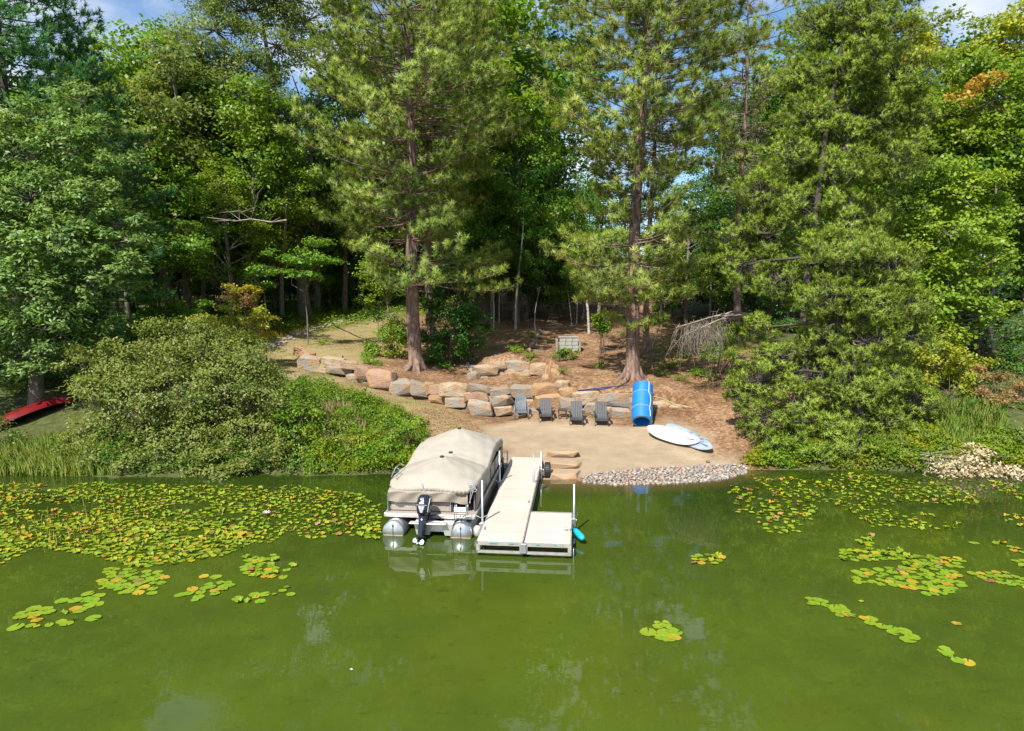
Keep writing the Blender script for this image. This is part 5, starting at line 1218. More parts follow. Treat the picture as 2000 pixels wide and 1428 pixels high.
# side skirt of the cover on the dock side and lower stern cover
def low(u, v):
    x = -1.24 + u * 2.30; k = smooth(np.array([(u - .74) / .2]))[0]
    yo = SY - .16 + k * .14 ; ztop = 1.19
    w = v
    if w < .25: t = w / .25; y = SY + .02 + (yo - SY - .02) * t; z = ztop - .05 * t
    else: t = (w - .25) / .75; y = yo + .02 * t + .012 * math.sin(u * 40) * t; z = ztop - .05 - (.30 + .03 * math.sin(u * 7) + .06 * k) * t
    y -= .02 * math.sin(u * 23 + w * 5) * (w > .3)
    return Vector((x, y, z))
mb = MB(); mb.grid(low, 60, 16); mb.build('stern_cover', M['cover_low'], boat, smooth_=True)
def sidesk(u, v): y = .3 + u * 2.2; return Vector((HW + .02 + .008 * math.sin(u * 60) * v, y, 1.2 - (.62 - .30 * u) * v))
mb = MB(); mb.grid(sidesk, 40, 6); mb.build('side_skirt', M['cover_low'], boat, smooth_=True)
mb = MB(); mb.tube([(-.30, .14, 1.52), (-.22, .06, 1.32), (-.06, .0, 1.08), (.03, -.03, .97)], .009, 6); mb.build('cover_strap', M['grey_decal'], cv)
mb = MB()
for k in range(5): mb.tube([(1.14 + .07 * math.cos(t) + .03 * k, .22 + .07 * math.sin(t), 1.42 - .05 * k + .04 * math.sin(t)) for t in np.linspace(0, 5 + k, 9)], .010, 5)
mb.tube([(1.2, .2, 1.35), (1.16, .16, 1.1), (1.15, .15, .85)], .010, 5); mb.tube([(1.25, .2, 1.35), (1.22, .16, 1.15), (1.13, .15, .86)], .010, 5); mb.build('tangled_strap', M['grey_decal'], cv)
mb = MB(); mb.tube([(-1.27, .6, 1.42), (-1.25, 1.0, 1.62), (-1.22, 1.4, 1.64), (-1.24, 1.9, 1.46)], .016, 6); mb.tube([(-1.25, 1.0, 1.62), (-1.1, .9, 1.58), (-1.1, .5, 1.40)], .014, 6); mb.build('rail_hoop', M['alloy'], boat)
# pale motor pod under the stern
mb = MB()
for (x0, x1) in ((-.36, .16), (.44, .76)):
    mb.add([(x0, -.40, .40), (x1, -.40, .40), (x1 - .08, -.36, .06), (x0 + .08, -.36, .06), (x0, .5, .40), (x1, .5, .40), (x1 - .08, .5, .02), (x0 + .08, .5, .02)], [(0, 3, 2, 1), (0, 1, 5, 4), (0, 4, 7, 3), (1, 2, 6, 5), (3, 7, 6, 2), (4, 5, 6, 7)])
pod = mb.build('motor_pod', M['white_metal'], boat)
mb = MB(); mb.box((.06, -.44, .43), (1.05, .20, .03), bev=.008); mb.box((.2, -.3, .30), (.6, .06, .3), bev=.01); mb.build('pod_shelf', M['white_metal'], pod)
# outboard, tilted up
ob = empty('outboard_motor', (-.06, -.62, 0)); ob.parent = boat; ob.rotation_euler = (math.radians(-20), 0, math.radians(-4)); ob.location = (-.07, -.50, .50)
def sect(z, w, d, yo, n=20, p=3.2):
    out = []
    for k in range(n):
        a = 2 * math.pi * k / n; c, s = math.cos(a), math.sin(a); r = (abs(c) ** p + abs(s) ** p) ** (-1 / p); out.append((c * r * w / 2, yo + s * r * d / 2, z))
    return out
def loft(sec):
    mb = MB(); n = len(sec[0]); vs = [q for s in sec for q in s]
    fs = [(i * n + k, i * n + (k + 1) % n, (i + 1) * n + (k + 1) % n, (i + 1) * n + k) for i in range(len(sec) - 1) for k in range(n)]
    fs += [tuple(reversed(range(n))), tuple(range((len(sec) - 1) * n, len(sec) * n))]; return mb.add(vs, fs)
cow = loft([sect(.16, .26, .40, .02), sect(.22, .34, .50, .02), sect(.40, .39, .56, .02), sect(.55, .37, .54, .03), sect(.66, .33, .48, .05), sect(.72, .26, .38, .06), sect(.735, .14, .24, .07)]).build('cowling', M['black_gloss'], boat, smooth_=True)
mb = loft([sect(.16, .25, .36, .02), sect(-.02, .20, .30, 0), sect(-.20, .19, .30, -.02), sect(-.40, .16, .28, -.02), sect(-.55, .13, .27, -.02)])
mid = mb.build('leg', M['black_gloss'], boat, smooth_=True)
mb = MB(); mb.box((0, -.04, -.42), (.24, .42, .018), bev=.006); mb.box((0, .02, -.55), (.02, .22, .14)); mb.build('anti_ventilation_plate', M['black_gloss'], mid)
gb = MB(); gb.tube([(0, .22, -.60), (0, .12, -.60), (0, -.10, -.60), (0, -.22, -.60)], [.02, .055, .065, .05], 14); gb.add([(-.012, -.1, -.62), (.012, -.1, -.62), (.012, .14, -.62), (-.012, .14, -.62), (0, -.05, -.80), (0, .02, -.80)], [(0, 1, 4), (1, 2, 5, 4), (2, 3, 5), (3, 0, 4, 5), (0, 3, 2, 1)])
gcase = gb.build('gearcase', M['black_gloss'], boat, smooth_=True)
pr = MB(); pr.tube([(0, -.22, -.60), (0, -.31, -.60), (0, -.34, -.60)], [.045, .04, .02], 12); prop = pr.build('propeller', M['alloy'], boat, smooth_=True)
for k in range(3):
    a = k * 2 * math.pi / 3 + .4; bl = MB(); pts = []
    for (r_, th, tw) in ((.04, -.35, -.03), (.11, -.62, -.045), (.165, -.45, -.04), (.185, 0, 0), (.165, .42, .035), (.11, .55, .04), (.04, .3, .03)):
        pts.append((math.cos(a + th) * r_, -.27 + tw, -.60 + math.sin(a + th) * r_))
    c_ = [(p[0], p[1] - .008, p[2]) for p in pts]; bl.add(pts + c_, [tuple(range(7)), tuple(reversed(range(7, 14)))] + [(i, i + 7, (i + 1) % 7 + 7, (i + 1) % 7) for i in range(7)]); bl.build('blade', M['white_paint'], prop)
t1 = text('power_number', '60', .10, M['white_paint'], cow, (0, -.262, .585), (math.radians(90), 0, 0), .003)
mb = MB(); mb.box((0, -.268, .475), (.13, .006, .035), bev=.002); mb.box((0, -.262, .525), (.07, .006, .015)); mb.build('badge', M['white_paint'], cow)
mb = MB(); mb.add([(-.10, -.262, .40), (.09, -.262, .40), (.03, -.235, .22), (-.03, -.235, .22)], [(0, 3, 2, 1)]); mb.box((0, -.266, .425), (.30, .01, .012)); mb.build('decal', M['grey_decal'], cow)
mb = MB(); mb.tube([(.16, .1, .66), (.185, -.12, .62), (.19, -.2, .45), (.17, -.2, .25)], .014, 6); mb.build('trim_line', M['grey_decal'], cow)
mb = MB(); mb.box((0, .27, .02), (.26, .10, .40), bev=.02); mb.tube([(-.1, .2, -.05), (-.1, .36, -.25)], .03, 8); mb.tube([(.1, .2, -.05), (.1, .36, -.25)], .03, 8); br = mb.build('motor_bracket', M['dark_rail'], boat)
mb = MB(); mb.tube([(.1, .25, .15), (.3, .2, .2), (.42, .3, .12), (.40, .5, .05)], .025, 7); mb.tube([(.08, .28, .10), (.28, .25, .05), (.36, .4, 0)], .02, 7); mb.build('cable', M['dark_rail'], boat)
for o in list(boat.children):
    if o.name.split('.')[0] in ('cowling', 'leg', 'gearcase', 'propeller', 'motor_bracket', 'cable'):
        o.location = ob.location; o.rotation_euler = ob.rotation_euler
bpy.data.objects.remove(ob)
# boarding ladder folded up on the stern
mb = MB()
for xx in (.80, 1.12): mb.tube([(xx, -.38, .48), (xx, -.36, .85), (xx, -.30, .93)], .016, 8); mb.tube([(xx + .03, -.2, .5), (xx + .03, -.25, .92)], .014, 8)
ld = mb.build('boarding_ladder', M['alloy'], boat, smooth_=True)
for zz in (.60, .72): MB().box((.96, -.36, zz), (.32, .07, .02), bev=.005).build('rung', M['alloy'], ld)
mb = MB()
for k in range(5): mb.box((.96, -.37, .78 + k * .024), (.34, .06, .018), bev=.004)
mb.build('top_tread', M['white_paint'], ld)
mb = MB(); mb.tube([(.82, -.34, .52), (1.1, -.2, .62)], .014, 6); mb.build('brace', M['alloy'], ld)
for (x0, y0, x1, y1) in ((1.28, .05, 1.62, .35), (1.3, 3.9, 1.62, 4.2)):
    c, s = math.cos(BYAW), math.sin(BYAW)
    def bw(x, y, z): return Vector((BO[0] + x * c + y * s, BO[1] - x * s + y * c, z))
    mb = MB(); a, e = bw(x0, y0, .55), bw(x1, y1, .45); mb.tube([a, (a + e) / 2 - Vector((0, 0, .08)), e], .012, 6); o = mb.build('mooring_line', M['rope_white'], smooth_=True)
    tag(o, 'mooring line tying the %s of the pontoon boat to the dock' % ('stern' if y0 < 1 else 'middle'), 'rope')
# small round fender between boat and dock
mb = MB(); p = bw(1.42, -.18, .16); mb.tube([p + Vector((0, 0, t)) for t in (-.17, -.15, -.08, .08, .15, .17)], [.02, .08, .12, .12, .08, .02], 14); o = mb.build('fender', M['white_metal'], smooth_=True); tag(o, 'dirty white fender squeezed between boat stern and dock corner', 'fender')

# ------------------------------------------------------------------ beach furniture
def slat(parent, name, w, l, t, loc, rot, mat):
    return MB().box((0, 0, 0), (w, l, t), bev=.008).build(name, mat, parent, loc, rot)
def adirondack(label, x, y, rz):
    g = gz1(x, y); r = empty('adirondack_chair', (x, y, g + .002), rz); tag(r, label, 'lawn chair', 'flat-slat charcoal lawn chairs'); m = M['chair_dark']
    for k in range(5):      # tall back boards lean away from the viewer (+y)
        xx = -.22 + k * .11; hh = .86 - abs(k - 2) * .015
        slat(r, 'back_slat', .104, hh, .022, (xx, .30, .62), (math.radians(66), 0, 0), m)
    for k in range(6): slat(r, 'seat_slat', .56, .082, .022, (0, -.30 + k * .088, .345 - k * .018 - (.02 if k == 0 else 0)), (math.radians(-10 if k else 25), 0, 0), m)
    slat(r, 'front_apron', .58, .022, .12, (0, -.355, .27), (0, 0, 0), m)
    for sx in (-1, 1):
        slat(r, 'arm', .12, .66, .024, (sx * .335, -.02, .56), (math.radians(-3), 0, 0), m)
        slat(r, 'front_leg', .03, .10, .55, (sx * .305, -.32, .275), (0, 0, 0), m)
        slat(r, 'rear_leg', .03, .82, .12, (sx * .275, .08, .22), (math.radians(-24), 0, 0), m)
        slat(r, 'back_support', .03, .08, .42, (sx * .30, .34, .40), (math.radians(-12), 0, 0), m)
    slat(r, 'back_rail', .60, .03, .07, (0, .30, .52), (0, 0, 0), m)
    return r
def at(px, py): d = ray(px, py); Y = np.arange(26, 40, .05); t = Y / d[1]; g = gz(d[0] * t, Y); z = CAMH + d[2] * t; i = int(np.argmax(g >= z)); return d[0] * t[i], Y[i]
x, y = at(1066, 826); adirondack('charcoal slatted chair next to the rounded grey chair, left of the small table', x, y + .32, math.radians(-4))
x, y = at(1127, 833); adirondack('charcoal slatted chair just right of the small side table', x, y + .32, math.radians(-6))
x, y = at(1176, 833); adirondack('charcoal slatted chair nearest the rolled blue mat, standing alone', x, y + .32, math.radians(-5))
x, y = at(1018, 820); y += .3
r = empty('resin_chair', (x, y, gz1(x, y) + .002), math.radians(3)); tag(r, 'slate-blue resin chair with a rounded fan back, leftmost on the sand', 'lawn chair'); m = M['chair_blue']
for k in range(7):
    f = (k - 3) / 3; hh = .78 - .13 * f * f
    slat(r, 'back_slat', .066, hh, .02, (f * .235, .26 + .0 - .05 * abs(f), .42 + hh * .42), (math.radians(70), 0, -f * .12), m)
mb = MB(); mb.tube([(-.27, .17, .42), (-.29, .30, .75), (-.22, .38, 1.02), (0, .42, 1.12), (.22, .38, 1.02), (.29, .30, .75), (.27, .17, .42)], .022, 7); mb.build('back_rim', m, r, smooth_=True)
for k in range(5): slat(r, 'seat_slat', .54, .10, .022, (0, -.26 + k * .11, .40 - k * .012), (math.radians(-6), 0, 0), m)
slat(r, 'front_apron', .56, .024, .10, (0, -.31, .345), (0, 0, 0), m)
for sx in (-1, 1):
    mb = MB(); mb.tube([(sx * .33, -.36, 0), (sx * .335, -.34, .3), (sx * .335, -.30, .54), (sx * .34, -.20, .62), (sx * .34, .1, .62), (sx * .28, .28, .62)], [.035, .04, .045, .045, .04, .03], 8); mb.build('arm', m, r, smooth_=True)
    mb = MB(); mb.tube([(sx * .27, .22, .55), (sx * .29, .42, .0)], [.035, .03], 8); mb.build('rear_leg', m, r, smooth_=True)
x, y = at(1099, 820); y += .15
t = empty('side_table', (x, y, gz1(x, y) + .002)); tag(t, 'small square charcoal side table between the slatted chairs', 'side table')
for k in range(4): slat(t, 'top_slat', .42, .095, .022, (0, -.155 + k * .103, .44), (0, 0, 0), M['chair_dark'])
for sx in (-1, 1):
    for sy in (-1, 1): slat(t, 'leg', .045, .045, .43, (sx * .18, sy * .17, .215), (0, 0, 0), M['chair_dark'])
    slat(t, 'apron', .03, .34, .06, (sx * .18, 0, .39), (0, 0, 0), M['chair_dark'])
slat(t, 'stretcher', .36, .03, .04, (0, -.17, .14), (0, 0, 0), M['chair_dark']); slat(t, 'apron', .36, .03, .06, (0, -.17, .39), (0, 0, 0), M['chair_dark'])
# rolled blue floating mat leaning on the wall
A = Vector(PY(1253, 846, 31.1)); A.z = gz1(A.x, A.y) + .30; B = A + Vector((.25, 1.25, 1.35))
ax = (B - A).normalized(); sx_ = Vector((1, 0, 0)); sx_ = (sx_ - ax * sx_.dot(ax)).normalized(); sz_ = sx_.cross(ax) * 1
LA = (B - A).length + .12
mat_r = empty('rolled_foam_mat', A); tag(mat_r, 'big rolled-up bright blue foam water mat leaning on the boulder wall', 'foam mat')
def spiral(u, r_off=0): th = u * 2 * math.pi * 2.6; r = .50 - .042 * (th / (2 * math.pi)) + r_off; return th - .9, r
def roll(u, v):
    th, r = spiral(u); return (sx_ * math.cos(th) + sz_ * math.sin(th)) * r + ax * LA * v
def roll_in(u, v):
    th, r = spiral(u, -.034); return (sx_ * math.cos(th) + sz_ * math.sin(th)) * r + ax * LA * v
mb = MB(); mb.grid(roll, 150, 6); mb.grid(roll_in, 150, 1); mb.build('mat_sheet', M['foam_blue'], mat_r, smooth_=True)
for v in (0, 1):
    mb = MB(); mb.grid(lambda u, w: (lambda th, r: (sx_ * math.cos(th) + sz_ * math.sin(th)) * r + ax * (LA * v + (-.002 if v == 0 else .002)))(*spiral(u, -.034 * w)), 150, 1); mb.build('mat_edge', M['foam_light'], mat_r)
mb = MB()
def onroll(ang, v, lift=.012): a_ = math.radians(ang); return (sx_ * math.cos(a_) + sz_ * math.sin(a_)) * (.50 + lift) + ax * LA * v
sgn = 1 if (sz_.z > 0) else -1
mb.tube([onroll(sgn * a_, v) for a_, v in ((62, 1.0), (62, .85), (64, .7), (52, .62), (48, .5), (52, .35), (57, .25), (50, .15), (49, .04))], .016, 6)
for v in (.30, .72): mb.tube([onroll(sgn * a_, v + .004 * math.sin(a_)) for a_ in range(0, 181, 12)], .008, 5)
mb.build('tie_cord', M['rope_white'], mat_r)
# paddleboards
def board(name, label, tail, nose, hw, mat, z0, roll_a, seed):
    a = Vector(tail); b = Vector(nose); L = (b - a).length; yaw = math.atan2(b.y - a.y, b.x - a.x)
    r = empty(name, (a.x, a.y, a.z), yaw); pitch = math.atan2(b.z - a.z, Vector((b.x - a.x, b.y - a.y, 0)).length); r.rotation_euler = (roll_a, -pitch, yaw); tag(r, label, 'paddleboard')
    def sec(u, v):
        t = u; w = hw * max(0, 1 - abs(2 * t - 1) ** 2.7) ** .62; th = .065 * (max(0, 1 - abs(2 * t - 1) ** 6)) + .004
        a_ = 2 * math.pi * v; c, s = math.cos(a_), math.sin(a_); p = 3.0; k = (abs(c) ** p + abs(s) ** p) ** (-1 / p)
        return Vector((L * t, c * k * w, .075 + s * k * th + .10 * abs(2 * t - 1) ** 3))
    mb = MB(); mb.grid(lambda u, v: sec(.002 + u * .996, v), 48, 20); mb.build('hull', mat, r, smooth_=True)
    return r, L
a = PZ(1267, 836, .84); b_ = PZ(1367, 876, .40)
a[2] = gz1(a[0], a[1]) + .24; b_[2] = gz1(b_[0], b_[1]) + .16
a2 = PZ(1304, 838, .75); b2_ = PZ(1392, 884, .38); a2[2] = gz1(a2[0], a2[1]) + .13; b2_[2] = gz1(b2_[0], b2_[1]) + .10
r2, L2 = board('paddleboard', 'blue-grey paddleboard lying partly under the white one', a2, b2_, .40, M['board_grey'], 0, .42, 1)
r1, L1 = board('paddleboard', 'white paddleboard on top, speckled deck, nose toward the cobbles', a, b_, .42, M['board_white'], 0, .50, 2)
def zt(L, t): return .075 + .065 + .10 * abs(2 * t - 1) ** 3 + .010
def decal(r, L, poly, mat, name='print'):
    mb = MB(); n = len(poly); mb.add([(L * p[0], p[1], zt(L, p[0]) + .0) for p in poly], [tuple(range(n))]); return mb.build(name, mat, r)
decal(r1, L1, [(.2, .006), (.2, -.006), (.4, -.006), (.4, .006)], M['print_dark'], 'stringer_line'); decal(r1, L1, [(.4, .006), (.4, -.006), (.66, -.006), (.66, .006)], M['print_dark'], 'stringer_line')
decal(r1, L1, [(.76, .0), (.80, -.05), (.93, -.03), (.92, .02)], M['print_dark'], 'grip_patch'); decal(r2, L2, [(.76, .0), (.80, -.05), (.93, -.03), (.92, .02)], M['print_dark'], 'grip_patch')
rng = np.random.default_rng(33)
for k in range(46):
    t_ = rng.uniform(.18, .85) if k < 16 else rng.uniform(.62, .8); yy = rng.uniform(-.3, .3) if k < 16 else rng.uniform(-.05, .33); s = rng.uniform(.008, .03)
    if abs(yy) > .36 * (1 - abs(2 * t_ - 1) ** 2.7) ** .62: continue
    n_ = 6; decal(r1, L1, [(t_ + s / L1 * math.cos(q) * rng.uniform(.6, 1.6), yy + s * math.sin(q) * rng.uniform(.6, 1.4)) for q in np.linspace(0, 5.2, n_)], M['print_blue'], 'speckle')
for k in range(26):
    t_ = rng.uniform(.45, .78); yy = rng.uniform(-.1, .33); s = rng.uniform(.03, .1); decal(r2, L2, [(t_ + s / L2 * math.cos(q) * rng.uniform(.8, 2), yy + s * math.sin(q) * rng.uniform(.4, 1)) for q in np.linspace(0, 5.2, 6)], M['print_dark'] if k % 3 == 0 else M['print_blue'], 'splash_print')
# pole and strap across the wall top, sticks, planks
def wtop(px, py, dy=0.6): Yb = np.interp(px, W1px, W1[:, 1]) + dy; return Vector(PY(px, py, Yb))
mb = MB(); mb.tube([wtop(1128, 763), wtop(1175, 757), wtop(1230, 752)], .022, 7); o = mb.build('pole', M['navy'], smooth_=True); tag(o, 'long dark blue pole lying along the top of the boulder wall', 'pole')
mb = MB(); mb.tube([wtop(1128, 762), wtop(1150, 762), wtop(1178, 759), wtop(1195, 757)], [.02, .05, .05, .015], 9); o = mb.build('furled_umbrella', M['navy'], smooth_=True); tag(o, 'furled dark blue umbrella lying on the wall top behind the chairs', 'umbrella')
mb = MB(); mb.tube([wtop(1264, 739, 1.0), wtop(1276, 764, .5)], .022, 6); o = mb.build('stick', M['wood_grey']); tag(o, 'pale stick leaning just right of the rolled blue mat', 'stick')
mb = MB(); mb.tube([wtop(1275, 774, .5), wtop(1290, 777, .5), wtop(1305, 783, .4), wtop(1320, 790, .3), wtop(1335, 792, .3), wtop(1350, 796, .3), wtop(1358, 794, .3)], .014, 6); o = mb.build('hose', M['grass_rope'] if 'grass_rope' in M else M.setdefault('grass_rope', plain('yellow_cord', (.55, .48, .12), (.4, .38, .12), 8, .7)), smooth_=True); tag(o, 'yellowish cord lying over the stones right of the blue mat', 'rope')
g0 = Vector(G(912, 713)) + Vector((0, 0, .15)); g1_ = Vector(PY(944, 750, 38.3))
pb = empty('plank_seat', g0); tag(pb, 'weathered grey plank bench tipped on the slope left of the fire pit nook', 'bench')
for k in range(2):
    d = (g1_ - g0); MB().box((0, 0, 0), (d.length if k == 0 else d.length * .5, .20 if k == 0 else .5, .07), bev=.01).build('plank', M['wood_grey'], pb, tuple(d * (.5 if k == 0 else .42) + Vector((.0, -.0, .05 * k))), (0, -math.asin(d.z / d.length), math.atan2(d.y, d.x)))
# overturned red canoe, far left
ca = Vector(G(-60, 872)); cb_ = Vector(PY(150, 772, 34)); ca = Vector((PY(-80, 885, 28.6)[0], 28.6, 0)); cb_ = Vector((PY(150, 790, 32)[0], 32, 0))
ca.z = PY(-80, 880, 28.6)[2]; cb_.z = PY(150, 782, 32)[2]; d = cb_ - ca; L = d.length
cn = empty('canoe', ca, math.atan2(d.y, d.x)); cn.rotation_euler = (math.radians(-35), -math.asin(d.z / L), math.atan2(d.y, d.x)); tag(cn, 'overturned dark red canoe half hidden under the oak at the left edge', 'canoe')
def hull(u, v):
    t = u; w = .8 * max(0, 1 - abs(2 * t - 1) ** 2.2) ** .7; dp = .36 * (1 - .35 * (1 - abs(2 * t - 1) ** 4)); a_ = math.pi * v
    return Vector((L * t, math.cos(a_) * w, math.sin(a_) ** .7 * .60 * (1 - abs(2 * t - 1) ** 8) ** .5 - .12 * abs(2 * t - 1) ** 3))
mb = MB(); mb.grid(lambda u, v: hull(.001 + .998 * u, v), 30, 14); mb.build('hull', M['canoe_red'], cn, smooth_=True)
for v in (0, 1): mb = MB(); mb.tube([hull(.001 + .998 * u, v) for u in np.linspace(0, 1, 15)], .022, 6); mb.build('gunwale', M['canoe_red'], cn, smooth_=True)
mb = MB(); mb.tube([hull(.02 + .96 * u, .5) + Vector((0, 0, .008)) for u in np.linspace(0, 1, 15)], .014, 5); mb.build('keel_line', M['canoe_red'], cn)

# ------------------------------------------------------------------ house beyond the trees
def house(name, label, x0, x1, Y, dep, wall_h, roof_h, hp):
    zb = gz1((x0 + x1) / 2, Y) - .4; r = empty(name, ((x0 + x1) / 2, Y, zb)); tag(r, label, 'house'); W = x1 - x0
    mb = MB(); mb.box((0, dep / 2, wall_h / 2), (W, dep, wall_h)); wl_ = mb.build('wall', M['siding'], r)
    for k in range(int(wall_h / .22)): MB().box((0, -.012, .12 + k * .22), (W, .03, .03)).build('siding_board', M['siding'], wl_)
    mb = MB(); mb.add([(-W / 2 - .5, -.5, wall_h), (W / 2 + .5, -.5, wall_h), (W / 2 + .5, dep + .5, wall_h), (-W / 2 - .5, dep + .5, wall_h), (-W / 2 - .5, dep / 2, wall_h + roof_h), (W / 2 + .5, dep / 2, wall_h + roof_h)], [(0, 1, 5, 4), (2, 3, 4, 5), (0, 4, 3), (1, 2, 5), (0, 3, 2, 1)]); mb.build('roof', M['roofing'], r)
    MB().box((0, -.56, wall_h + .02), (W + 1.1, .06, .24)).build('fascia', M['trim'], r)
    for sx in (-1, 1): MB().box((sx * W / 2, -.03, wall_h / 2), (.22, .12, wall_h)).build('corner_board', M['trim'], r)
    for (wx_, wz, ww, wh_) in hp:
        f = MB(); f.box((wx_, -.05, wz), (ww + .24, .08, wh_ + .24)); f = f.build('window', M['trim'], r)
        MB().box((wx_, -.10, wz), (ww, .03, wh_)).build('pane', M['window_glass'], f); MB().box((wx_, -.125, wz), (.05, .02, wh_)).build('mullion', M['trim'], f)
    return r
xa = PY(1340, 500, 92)[0]; xb = PY(1520, 500, 92)[0]
house('house', 'grey sided house with white trim glimpsed through the branches uphill', xa, xb, 92, 8, 4.8, 2.6, [(-3.5, 2.6, 1.4, 1.6), (0, 2.6, 1.4, 1.6), (3.6, 2.6, 1.6, 1.6)])
xa = PY(1060, 500, 98)[0]; xb = PY(1230, 500, 98)[0]
house('garage', 'low grey building with white eaves glimpsed left of the house', xa, xb, 98, 7, 2.5, 1.9, [(-2, 1.5, 1.2, 1.0), (2.5, 1.5, 1.2, 1.0)])

# ------------------------------------------------------------------ bleached fallen branch at right
rng = np.random.default_rng(701)
b = PZ(1640, 905, .5); b[1] = 27.0; root = empty('fallen_branch', b); tag(root, 'fallen bleached branch with dry cream leaves trailing in the water at right', 'fallen branch')
sg = Seg(); P = lambda px, py, Y: PY(px, py, Y) - b
sg.line([P(1630, 885, 27.2), P(1680, 888, 27), P(1730, 890, 26.8), P(1770, 898, 26.4), P(1815, 912, 26)], .055, .02)
sg.line([P(1640, 870, 27.4), P(1700, 868, 27), P(1760, 875, 26.8), P(1800, 884, 26.4), P(1830, 900, 26)], .03, .012)
for k in range(46):
    s = P(rng.uniform(1730, 1830), rng.uniform(885, 905), 26.4); e = P(rng.uniform(1790, 1990), rng.uniform(868, 945), rng.uniform(25, 26.6)); e[2] = max(e[2], -b[2] + .03)
    sg.line([s, (s + e) / 2 + rng.normal(size=3) * .12, e], .016, .005)
sg.build('branches', M['twig_grey'], root, 5)
C = []
for (px, py, rx, ry, n_) in [(1850, 912, 45, 18, 120), (1900, 900, 40, 16, 110), (1920, 885, 26, 9, 45), (1940, 920, 45, 12, 120), (1985, 925, 30, 10, 70), (1880, 930, 30, 8, 60), (1930, 940, 20, 3, 16), (1900, 872, 14, 6, 14)]:
    for _ in range(n_):
        x_, y_ = px + rng.normal() * rx * .5, py + rng.normal() * ry * .6; p = P(x_, y_, 25.8 + rng.normal() * .4 - (y_ - 900) * .02); p[2] = max(p[2], -b[2] + .02); C.append(p)
C = np.array(C); V = leaves_geo(C, .7, 7, .10, .5, .13, rng, .1, .6); k = V.reshape(-1, 4, 3)[:, :, 2].min(1) > -b[2] - .01; V = V.reshape(-1, 4, 3)[k].reshape(-1, 3)
obj('dry_leaves', mesh_np('dry_leaves', V, quads_of(len(V) // 4)), M['dead_leaf'], root)

# ------------------------------------------------------------------ grasses and ground cover
def blades(P, h, w, rng, lean=.35):
    n = len(P); a = rng.uniform(0, 6.28, n); H = h * rng.uniform(.5, 1.2, n); d = np.stack([np.cos(a), np.sin(a), np.zeros(n)], -1); s = np.stack([-np.sin(a), np.cos(a), np.zeros(n)], -1) * w / 2
    ln = d * (H * rng.uniform(.05, lean * 2, n))[:, None]
    m = P + ln * .4 + np.array([0, 0, 1]) * (H * .6)[:, None]; t = P + ln + np.array([0, 0, 1]) * H[:, None]
    V = np.stack([P - s, P + s, m + s * .8, m - s * .8, t], 1).reshape(-1, 3); b_ = np.arange(n) * 5
    gn = np.cross(s, np.array([[0, 0, 1.]])); gn = norm(gn); sn = norm(gn * .35 + np.array([0, 0, .9]) + rng.normal(size=(n, 3)) * .2)
    V = fv(V, np.repeat(sn, 5, 0), np.repeat(rng.random(n), 5))
    return V, np.stack([b_, b_ + 1, b_ + 2, b_ + 3], -1), np.stack([b_ + 3, b_ + 2, b_ + 4], -1)
def grass(name, label, poly, n, h, w, mat, seed, cat='grass', clump=True):
    rng = np.random.default_rng(seed); xy = in_px_poly_points(poly, n, rng) if not isinstance(poly[0][0], str) else None
    if clump: xy = xy[(np.arange(n) // 1) % max(1, n // 14)] + rng.normal(size=(n, 2)) * .07
    P = np.column_stack([xy, gz(xy[:, 0], xy[:, 1]) - .02]); P[:, 2] = np.maximum(P[:, 2], -.02); V, q, t = blades(P, h, w, rng)
    tag(obj(name, mesh_np(name, V, q, t), M[mat]), label, cat, kind='stuff')
grass('bank_grass', 'tall green grass on the bank in front of the red canoe', [(-250, 920), (-250, 875), (0, 882), (60, 872), (120, 862), (190, 862), (230, 900), (230, 928), (-250, 928)], 16000, .55, .022, 'grass', 801)
grass('bank_grass', 'grass and weeds covering the left bank slope', [(600, 760), (660, 762), (760, 790), (830, 830), (835, 880), (820, 905), (700, 926), (600, 926)], 14000, .38, .02, 'grass', 802)
grass('path_verge', 'yellow-green grass along the far side of the curved lawn', [(480, 690), (520, 665), (600, 640), (700, 612), (800, 596), (800, 588), (700, 600), (560, 622), (500, 645), (440, 690)], 12000, .32, .035, 'grass_yellow', 803)
grass('dry_grass', 'short dry grass on the curved lawn', [(850, 860), (930, 826), (860, 792), (780, 776), (700, 752), (622, 734), (570, 700), (600, 680), (700, 690), (760, 680), (795, 640), (790, 606), (700, 634), (600, 660), (500, 694), (540, 735), (600, 750), (700, 785), (800, 825)], 26000, .06, .02, 'grass_dry', 804, clump=False)
grass('bank_grass', 'pale reedy grass on the right bank behind the bleached branch', [(1820, 860), (1840, 800), (1900, 790), (1960, 800), (1960, 850), (1880, 880)], 7000, .5, .022, 'grass', 805)
rng = np.random.default_rng(810)
def cover(name, label, poly, n, size, mat, seed, hgt=.35, npl=9):
    rng = np.random.default_rng(seed); xy = in_px_poly_points(poly, n, rng)
    z = gz(xy[:, 0], xy[:, 1]) + hgt * (.15 + vnoise(xy[:, 0], xy[:, 1], 1.1, 9) ** 1.5 * 1.9) * rng.uniform(.3, 1, n); C = np.column_stack([xy, z]); V = leaves_geo(C, .9, npl, .13, .45, size, rng, .2, .6)
    tag(obj(name, mesh_np(name, V, quads_of(len(V) // 4)), M[mat]), label, 'ground cover', kind='stuff')
cover('ground_cover', 'bright leafy weeds covering the bank left of the boat', [(590, 760), (650, 765), (700, 790), (770, 812), (828, 842), (832, 880), (822, 922), (600, 927)], 4600, .12, 'green_shrub', 811, .45)
cover('ground_cover', 'green weeds under the big shoreline shrub and oak', [(190, 800), (200, 770), (450, 740), (560, 745), (600, 760), (600, 927), (300, 927), (190, 925), (180, 850)], 3200, .14, 'maple_dark', 812, .5)
